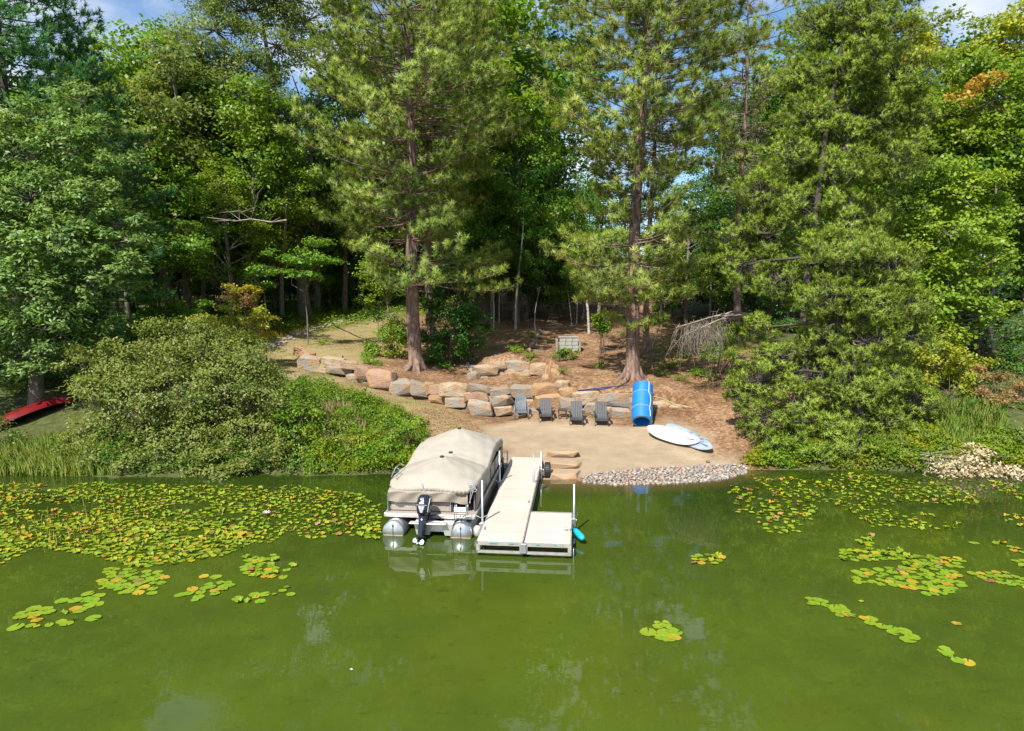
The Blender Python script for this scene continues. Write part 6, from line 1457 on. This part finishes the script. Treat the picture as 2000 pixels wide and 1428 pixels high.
cover('ground_cover', 'leafy plants at the sunny forest edge behind the lawn', [(440, 680), (520, 640), (600, 620), (680, 606), (780, 590), (700, 588), (560, 600), (430, 610), (300, 640), (250, 700)], 3200, .19, 'maple', 813, .6, 7)
cover('ground_cover', 'green weeds below the jack pines along the right bank', [(1450, 905), (1500, 860), (1600, 850), (1800, 850), (2000, 850), (2100, 922), (1800, 925), (1600, 917), (1470, 916)], 3200, .13, 'green_shrub', 814, .5)
cover('ground_cover', 'scattered plants in the shade behind the right pine', [(1250, 735), (1270, 690), (1330, 640), (1450, 640), (1480, 760), (1420, 760), (1330, 750)], 420, .13, 'green_shrub', 815, .3)
# loose pine straw and leaves
def litter(name, label, poly, n, seed, mat='litter', size=.09):
    rng = np.random.default_rng(seed); xy = in_px_poly_points(poly, n, rng); C = np.column_stack([xy, gz(xy[:, 0], xy[:, 1]) + .03]); V = leaves_geo(C, 1.6, 2, .05, .1, size, rng, 0, .35)
    tag(obj(name, mesh_np(name, V, quads_of(len(V) // 4)), M[mat]), label, 'leaf litter', kind='stuff')
litter('leaf_litter', 'fallen leaves and pine straw on the slope', [(860, 730), (940, 745), (1100, 755), (1230, 752), (1340, 790), (1390, 830), (1400, 880), (1470, 905), (1520, 850), (1480, 740), (1350, 640), (1200, 620), (950, 630), (850, 690)], 11000, 821)
litter('leaf_litter', 'brown pine straw drifted along the sand edge left of the chairs', [(800, 800), (860, 800), (920, 820), (960, 860), (985, 890), (985, 915), (870, 905), (840, 860)], 2600, 822)

litter('beach_debris', 'scattered bits of leaf and bark lying on the sand', [(950, 840), (1345, 832), (1400, 890), (1300, 915), (1000, 915)], 260, 823, 'litter', .05)

# ------------------------------------------------------------------ lily pads
def pad_mesh(seed):
    rng = np.random.default_rng(seed); n = 13; vs = [(0, 0, .002)]; a0 = .14
    for k in range(n): a = a0 + (2 * math.pi - 2 * a0) * k / (n - 1); r = rng.uniform(.95, 1.03); vs.append((math.cos(a) * r, math.sin(a) * r * .93, rng.uniform(.0, .05)))
    return np.array(vs), np.array([(0, k, k + 1) for k in range(1, n)])
PADV = [pad_mesh(900 + i) for i in range(4)]
PADM = {}
for nm in ('pad_green', 'pad_yellow', 'pad_brown'):
    for i in range(4):
        me = mesh_np('lily_pad', PADV[i][0], None, PADV[i][1]); me.materials.append(M[nm]); PADM[nm, i] = me
rng = np.random.default_rng(905)
pads = []; cell = {}
def try_pad(x, y, r, reg, tight=.80):
    k = (int(x // .4), int(y // .4))
    for i in (-1, 0, 1):
        for j in (-1, 0, 1):
            for q in cell.get((k[0] + i, k[1] + j), ()):
                if (q[0] - x) ** 2 + (q[1] - y) ** 2 < ((q[2] + r) * tight) ** 2: return False
    cell.setdefault(k, []).append((x, y, r)); pads.append((x, y, r, reg)); return True
def wp(poly): return [PZ(px, py, 0)[:2] for px, py in poly]
def fill(poly, n, reg, rlo, rhi, tight=.8, gap=0.0, gs=.5):
    P = np.array(wp(poly)); lo, hi = P.min(0), P.max(0); tries = 0; done = 0
    while done < n and tries < n * 25:
        tries += 1; x, y = rng.uniform(lo[0], hi[0]), rng.uniform(lo[1], hi[1])
        if not in_poly(np.array([x]), np.array([y]), P)[0]: continue
        if gap and vnoise(np.array([x]), np.array([y]), gs, 3)[0] * .6 + vnoise(np.array([x]), np.array([y]), gs * 3, 4)[0] * .4 < gap: continue
        if y > np.interp(x, SHORE_X, SHORE_Y) - .5: continue
        done += try_pad(x, y, rng.uniform(rlo, rhi), reg, tight)
# left field: the dense tongue and the looser field behind it
fill([(-300, 1130), (0, 1105), (70, 1070), (180, 1085), (260, 1110), (330, 1105), (440, 1085), (500, 1060), (520, 1040), (420, 1020), (300, 1020), (200, 1005), (80, 1030), (-300, 1060)], 950, 'left_dense', .06, .11, .78, .27, .9)
fill([(210, 1110), (330, 1120), (300, 1160), (235, 1160), (200, 1140)], 60, 'left_dense', .10, .14, .72)
fill([(-400, 1110), (-400, 940), (0, 945), (200, 945), (420, 950), (560, 950), (700, 965), (742, 990), (742, 1030), (640, 1050), (520, 1062), (300, 1030), (100, 1050)], 2100, 'left_far', .045, .095, 1.05, .36, .8)
fill([(480, 1090), (540, 1085), (540, 1128), (500, 1130), (470, 1115)], 46, 'left_mid', .09, .13, .75)
fill([(640, 1020), (735, 1000), (745, 1055), (690, 1050)], 26, 'left_mid', .08, .12, .9)
# right field
fill([(1420, 950), (1560, 960), (1600, 1000), (1560, 1040), (1480, 1045), (1440, 1000)], 120, 'right_near', .06, .11, .85, .42, .9)
fill([(1460, 930), (1700, 925), (2000, 945), (2400, 950), (2400, 1080), (2000, 1080), (1900, 1040), (1700, 1030), (1640, 990), (1500, 960)], 760, 'right_far', .05, .095, 1.1, .48, .8)
fill([(1640, 1075), (1760, 1075), (1760, 1095), (1650, 1098)], 46, 'right_mid', .09, .13, .8); fill([(1670, 1055), (1710, 1045), (1700, 1075)], 12, 'right_mid', .09, .12)
fill([(1760, 1085), (1880, 1090), (1880, 1110), (1770, 1108)], 60, 'right_mid', .09, .13, .75); fill([(1665, 1115), (1760, 1110), (1790, 1090), (1870, 1120), (1880, 1145), (1840, 1163), (1800, 1160), (1740, 1145), (1670, 1138)], 120, 'right_mid', .10, .15, .75)
fill([(1880, 1120), (1960, 1118), (2050, 1140), (2050, 1160), (1950, 1140)], 50, 'right_edge', .10, .15, .75); fill([(1900, 1060), (2100, 1050), (2100, 1110), (1980, 1110)], 70, 'right_edge', .09, .14, .85, .4, .8)
fill([(1350, 1085), (1412, 1085), (1412, 1102), (1355, 1102)], 13, 'right_small', .09, .12, .9)
def cluster(L, reg, r0=.125):
    for e in L:
        p = PZ(e[0], e[1], 0); r = (e[2] if len(e) > 2 else r0) * rng.uniform(.92, 1.08)
        pads.append((p[0], p[1], r, reg))
cluster([(1266, 1236, .17), (1285, 1224), (1300, 1222), (1299, 1238, .19), (1312, 1232, .15), (1320, 1237, .14), (1305, 1248, .15), (1291, 1246, .13), (1318, 1246, .13), (1283, 1218, .07), (1300, 1217, .08)], 'lone')
cluster([(1582, 1171), (1590, 1178), (1598, 1173), (1608, 1176), (1584, 1181, .1), (1612, 1183, .1), (1628, 1188, .13), (1642, 1186, .12), (1638, 1195, .14), (1650, 1194, .13), (1655, 1201, .13), (1640, 1203, .1), (1663, 1203, .1), (1630, 1194, .12),
         (1688, 1209, .12), (1702, 1210, .13), (1700, 1218, .12), (1722, 1225, .14), (1742, 1229, .14), (1744, 1237, .12), (1766, 1234, .15), (1782, 1245, .14), (1773, 1251, .15), (1845, 1268, .11), (1847, 1274, .14), (1850, 1280, .11), (1871, 1291, .13), (1891, 1295, .13), (1868, 1219, .1), (1682, 1176, .06)], 'string')
cluster([(66, 1190, .16), (43, 1199), (40, 1206, .16), (86, 1190), (95, 1197, .14), (66, 1206), (72, 1213, .12), (56, 1201, .13), (92, 1191, .13), (72, 1200, .12), (31, 1226, .17), (60, 1223, .1), (72, 1225, .07), (96, 1222, .09),
         (120, 1175, .16), (147, 1174, .15), (172, 1161, .14), (168, 1172, .14), (182, 1174, .14), (173, 1185, .15), (192, 1165, .14), (190, 1181, .13), (148, 1190, .14), (156, 1194, .13), (125, 1199, .09), (120, 1215, .12), (130, 1219, .14), (182, 1209, .15), (143, 1213, .05), (198, 1135, .12), (198, 1151, .07), (220, 1148, .12), (225, 1137, .1), (250, 1156, .14)], 'left_front')
cluster([(398, 1127, .12), (421, 1128, .14), (352, 1163, .14), (368, 1160, .14), (376, 1152, .14), (392, 1158), (388, 1167, .13), (400, 1150, .12), (410, 1148, .13), (420, 1155), (420, 1161, .12), (436, 1147, .13), (450, 1144, .12), (445, 1139, .1), (408, 1142, .11), (381, 1173, .1), (430, 1139, .1), (438, 1152, .1),
         (464, 1170, .14), (466, 1177, .08), (482, 1176, .07), (497, 1163, .13), (500, 1167, .1), (517, 1162, .13), (535, 1162, .07), (508, 1176, .12), (552, 1155, .1), (568, 1162, .1), (553, 1128, .12), (560, 1114, .12), (570, 1103, .09), (574, 1107, .07), (560, 1148, .09)], 'left_front')
pads.sort(key=lambda q: -q[2] / q[1])
LAB = {'left_dense': 'lily pad in the densest left field', 'left_far': 'lily pad off the left bank', 'left_mid': 'lily pad left of the boat motor', 'left_front': 'lily pad in front of the left field',
       'right_near': 'lily pad between dock and right bank', 'right_far': 'lily pad off the right bank', 'right_mid': 'lily pad in the middle-right raft', 'right_edge': 'lily pad by the right frame edge', 'right_small': 'lily pad in the sparse row right of the platform',
       'lone': 'lily pad in the lone cluster right of centre', 'string': 'lily pad in the diagonal string lower right'}
restp = []; rng = np.random.default_rng(906)
def kind_of(q):
    u = rng.random(); ny_ = vnoise(np.array([q[0]]), np.array([q[1]]), .7, 8)[0]
    if q[3] in ('lone', 'left_front', 'string'): return 'pad_yellow' if u < (.0 if q[2] > .14 else .16) else 'pad_green'
    return 'pad_brown' if u < .04 else ('pad_yellow' if u < .08 + .16 * (ny_ > .5) else 'pad_green')
WORD = {'pad_green': 'green', 'pad_yellow': 'yellow-orange', 'pad_brown': 'brown'}
for i, q in enumerate(pads):
    kd = kind_of(q)
    if i < 300:
        o = bpy.data.objects.new('lily_pad', PADM[kd, i % 4]); link(o); o.location = (q[0], q[1], .006 + (i % 7) * .0013); o.scale = (q[2], q[2], .35); o.rotation_euler = (rng.normal() * .02, rng.normal() * .02, rng.uniform(0, 6.28))
        tag(o, WORD[kd] + ' ' + LAB[q[3]], 'lily pad', WORD[kd] + ' pads: ' + LAB[q[3]][9:])
    else: restp.append((q, kd))
V = []; F = []; MI = []; nb_ = 0
for i, (q, kd) in enumerate(restp):
    pv, pf = PADV[i % 4]; a = rng.uniform(0, 6.28); c, s = math.cos(a), math.sin(a); tx, ty = rng.normal(size=2) * .05
    x = (pv[:, 0] * c - pv[:, 1] * s) * q[2]; y = (pv[:, 0] * s + pv[:, 1] * c) * q[2]
    V.append(np.column_stack([x + q[0], y + q[1], pv[:, 2] * .4 * (1 if rng.random() < .6 else 4) + .008 + (i % 9) * .0012 + np.abs(tx * x + ty * y)])); F.append(pf + nb_); nb_ += len(pv); MI += [('pad_green', 'pad_yellow', 'pad_brown').index(kd)] * len(pf)
me = mesh_np('lily_pads', np.concatenate(V), None, np.concatenate(F))
for nm in ('pad_green', 'pad_yellow', 'pad_brown'): me.materials.append(M[nm])
me.polygons.foreach_set('material_index', np.array(MI, np.int32)); tag(obj('lily_pad_field', me), 'smaller farther lily pads spread over both sides of the pond', 'lily pads', kind='stuff')
# reeds standing in the left field
P = PZ(140, 1050, 0)
P2 = PZ(125, 1030, 0); xy = np.column_stack([rng.normal(P2[0], 1.0, 170), rng.normal(P2[1], .8, 170), np.full(170, -.05)]); V, q_, t_ = blades(xy, .38, .02, rng, .2)
tag(obj('reeds', mesh_np('reeds', V, q_, t_), M['grass_yellow']), 'thin yellow-green reeds standing among the left lily pads', 'reeds', kind='stuff')
# pink water lily
p = PZ(521, 1008, 0); fl = empty('water_lily', (p[0], p[1], .03)); tag(fl, 'single pink water lily flower standing among the left lily pads', 'flower')
for k in range(12):
    a = k * 2 * math.pi / 12; ti = .5 if k % 2 else .9; mb = MB(); mb.add([(0, 0, 0), (.05, .03, .04), (.14 * math.cos(ti) + .02, 0, .14 * math.sin(ti)), (.05, -.03, .04)], [(0, 3, 2, 1)]); mb.build('petal', M['petal'], fl, (0, 0, .03), (0, 0, a))
p = PZ(685, 1309, 0); mb = MB(); mb.add([(-.035, 0, 0), (0, .03, .015), (.045, .01, .004), (.02, -.03, .012), (-.01, -.012, .02)], [(0, 4, 3, 2, 1)]); o = mb.build('floating_petal', M['white_paint'], None, (p[0], p[1], .008)); tag(o, 'tiny white petal floating alone in open water near the bottom', 'petal')
# further shrubs on the right slope and the left bank
shrub('leafy_shrub', 'green thicket on the slope between the jack pines and the yellow maple', [(1820, 700, 45, 0), (1780, 740, 40, 0), (1860, 740, 40, 0), (1840, 650, 35, .8), (1800, 800, 40, -.5), (1860, 810, 35, -.3), (1760, 690, 35, .3), (1900, 690, 40, .5)], 31.5, 'maple_yellow', 951, dens=8, size=.15)
shrub('leafy_shrub', 'shaded green bushes on the slope behind the right yellow maple', [(1930, 640, 50, 0), (1990, 640, 50, 0), (1880, 620, 45, 0), (2040, 660, 60, 0), (1960, 700, 40, -.6)], 37, 'maple_dark', 952, dens=6, size=.18)
shrub('leafy_shrub', 'dark bushes under the oak behind the red canoe', [(150, 700, 55, 0), (230, 680, 50, .4), (80, 720, 60, 0), (0, 700, 70, 0), (290, 650, 40, 1), (200, 740, 45, -.6)], 35, 'maple_dark', 953, dens=6, size=.18)
cover('ground_cover', 'plants in the dark shade at the left under the trees', [(-500, 800), (-500, 640), (0, 610), (300, 610), (440, 640), (400, 700), (200, 760)], 3600, .2, 'maple_dark', 954, .7, 7)
cover('ground_cover', 'plants in the shade at the far right under the trees', [(1700, 800), (1700, 640), (1900, 600), (2300, 600), (2400, 840), (1900, 830)], 2600, .2, 'maple_dark', 955, .6, 7)

cover('ground_cover', 'straw-coloured and olive weeds mixed into the left bank', [(600, 765), (700, 790), (800, 830), (830, 870), (800, 905), (640, 905)], 350, .12, 'shrub', 961, .75)
grass('dry_grass', 'pale dry stalks standing in the weeds on the left bank', [(620, 790), (680, 800), (720, 850), (700, 900), (630, 880)], 1500, .7, .02, 'grass_dry', 962)
for k_, (px_, py_, mat_, lab_) in enumerate([(650, 790, 'green_shrub', 'rounded weed clump highest on the left bank'), (700, 822, 'maple_yellow', 'yellow-green weed clump in the middle of the left bank'), (745, 850, 'green_shrub', 'green weed clump behind the boat bow on the left bank'), (790, 840, 'maple_yellow', 'yellowish clump at the right end of the left bank by the boat'), (665, 850, 'maple', 'leafy clump low on the left bank near the water')]):
    g_ = G(px_, py_)
    shrub('weed_clump', lab_, [(px_, py_ - 2, 17, 0), (px_ + 14, py_ + 2, 13, 0), (px_ - 14, py_ + 2, 14, .1), (px_ + 3, py_ - 9, 9, .1)], g_[1], mat_, 970 + k_, cat='weeds', dens=13, size=.12, spread=.12, base=g_)
# leafy mass behind the birches
shrub('leafy_shrub', 'dark leafy young growth behind the white birches', [(940, 550, 40, 0), (990, 540, 40, .5), (1040, 560, 35, 0), (900, 530, 40, .5), (1100, 560, 35, .5)], 58, 'maple_dark', 963, dens=4, size=.22, spread=.25)

# ------------------------------------------------------------------ labels that single things out, masses marked as such
ORD = ['first', 'second', 'third', 'fourth', 'fifth', 'sixth', 'seventh', 'eighth', 'ninth', 'tenth', 'eleventh', 'twelfth', 'thirteenth', 'fourteenth', 'fifteenth', 'sixteenth', 'seventeenth', 'eighteenth', 'nineteenth', 'twentieth']
def ordinal(i):
    if i < 20: return ORD[i]
    t = (i + 1) // 10; u = (i + 1) % 10
    return (['', '', 'twentieth', 'thirtieth', 'fortieth', 'fiftieth', 'sixtieth', 'seventieth'][t] if u == 0 else ['', '', 'twenty', 'thirty', 'forty', 'fifty', 'sixty', 'seventy'][t] + '-' + ORD[u - 1])
bylab = {}
for o in COL.objects:
    if o.parent is None and 'label' in o and 'group' in o: bylab.setdefault((o['label'], o['group']), []).append(o)
for (lab, grp), L in bylab.items():
    if len(L) < 2 or len(L) > 79: continue
    L.sort(key=lambda o: o.location.x / o.location.y)
    for i, o in enumerate(L): o['label'] = ordinal(i) + ' from left: ' + lab
for o in COL.objects:
    if o.parent is not None and o.name.split('.')[0] in ('crown', 'branches', 'limbs', 'dead_twigs', 'foliage', 'stems', 'fine_twigs', 'leaves', 'dry_leaves', 'turning_leaves', 'limb', 'tangled_strap'): o['kind'] = 'stuff'
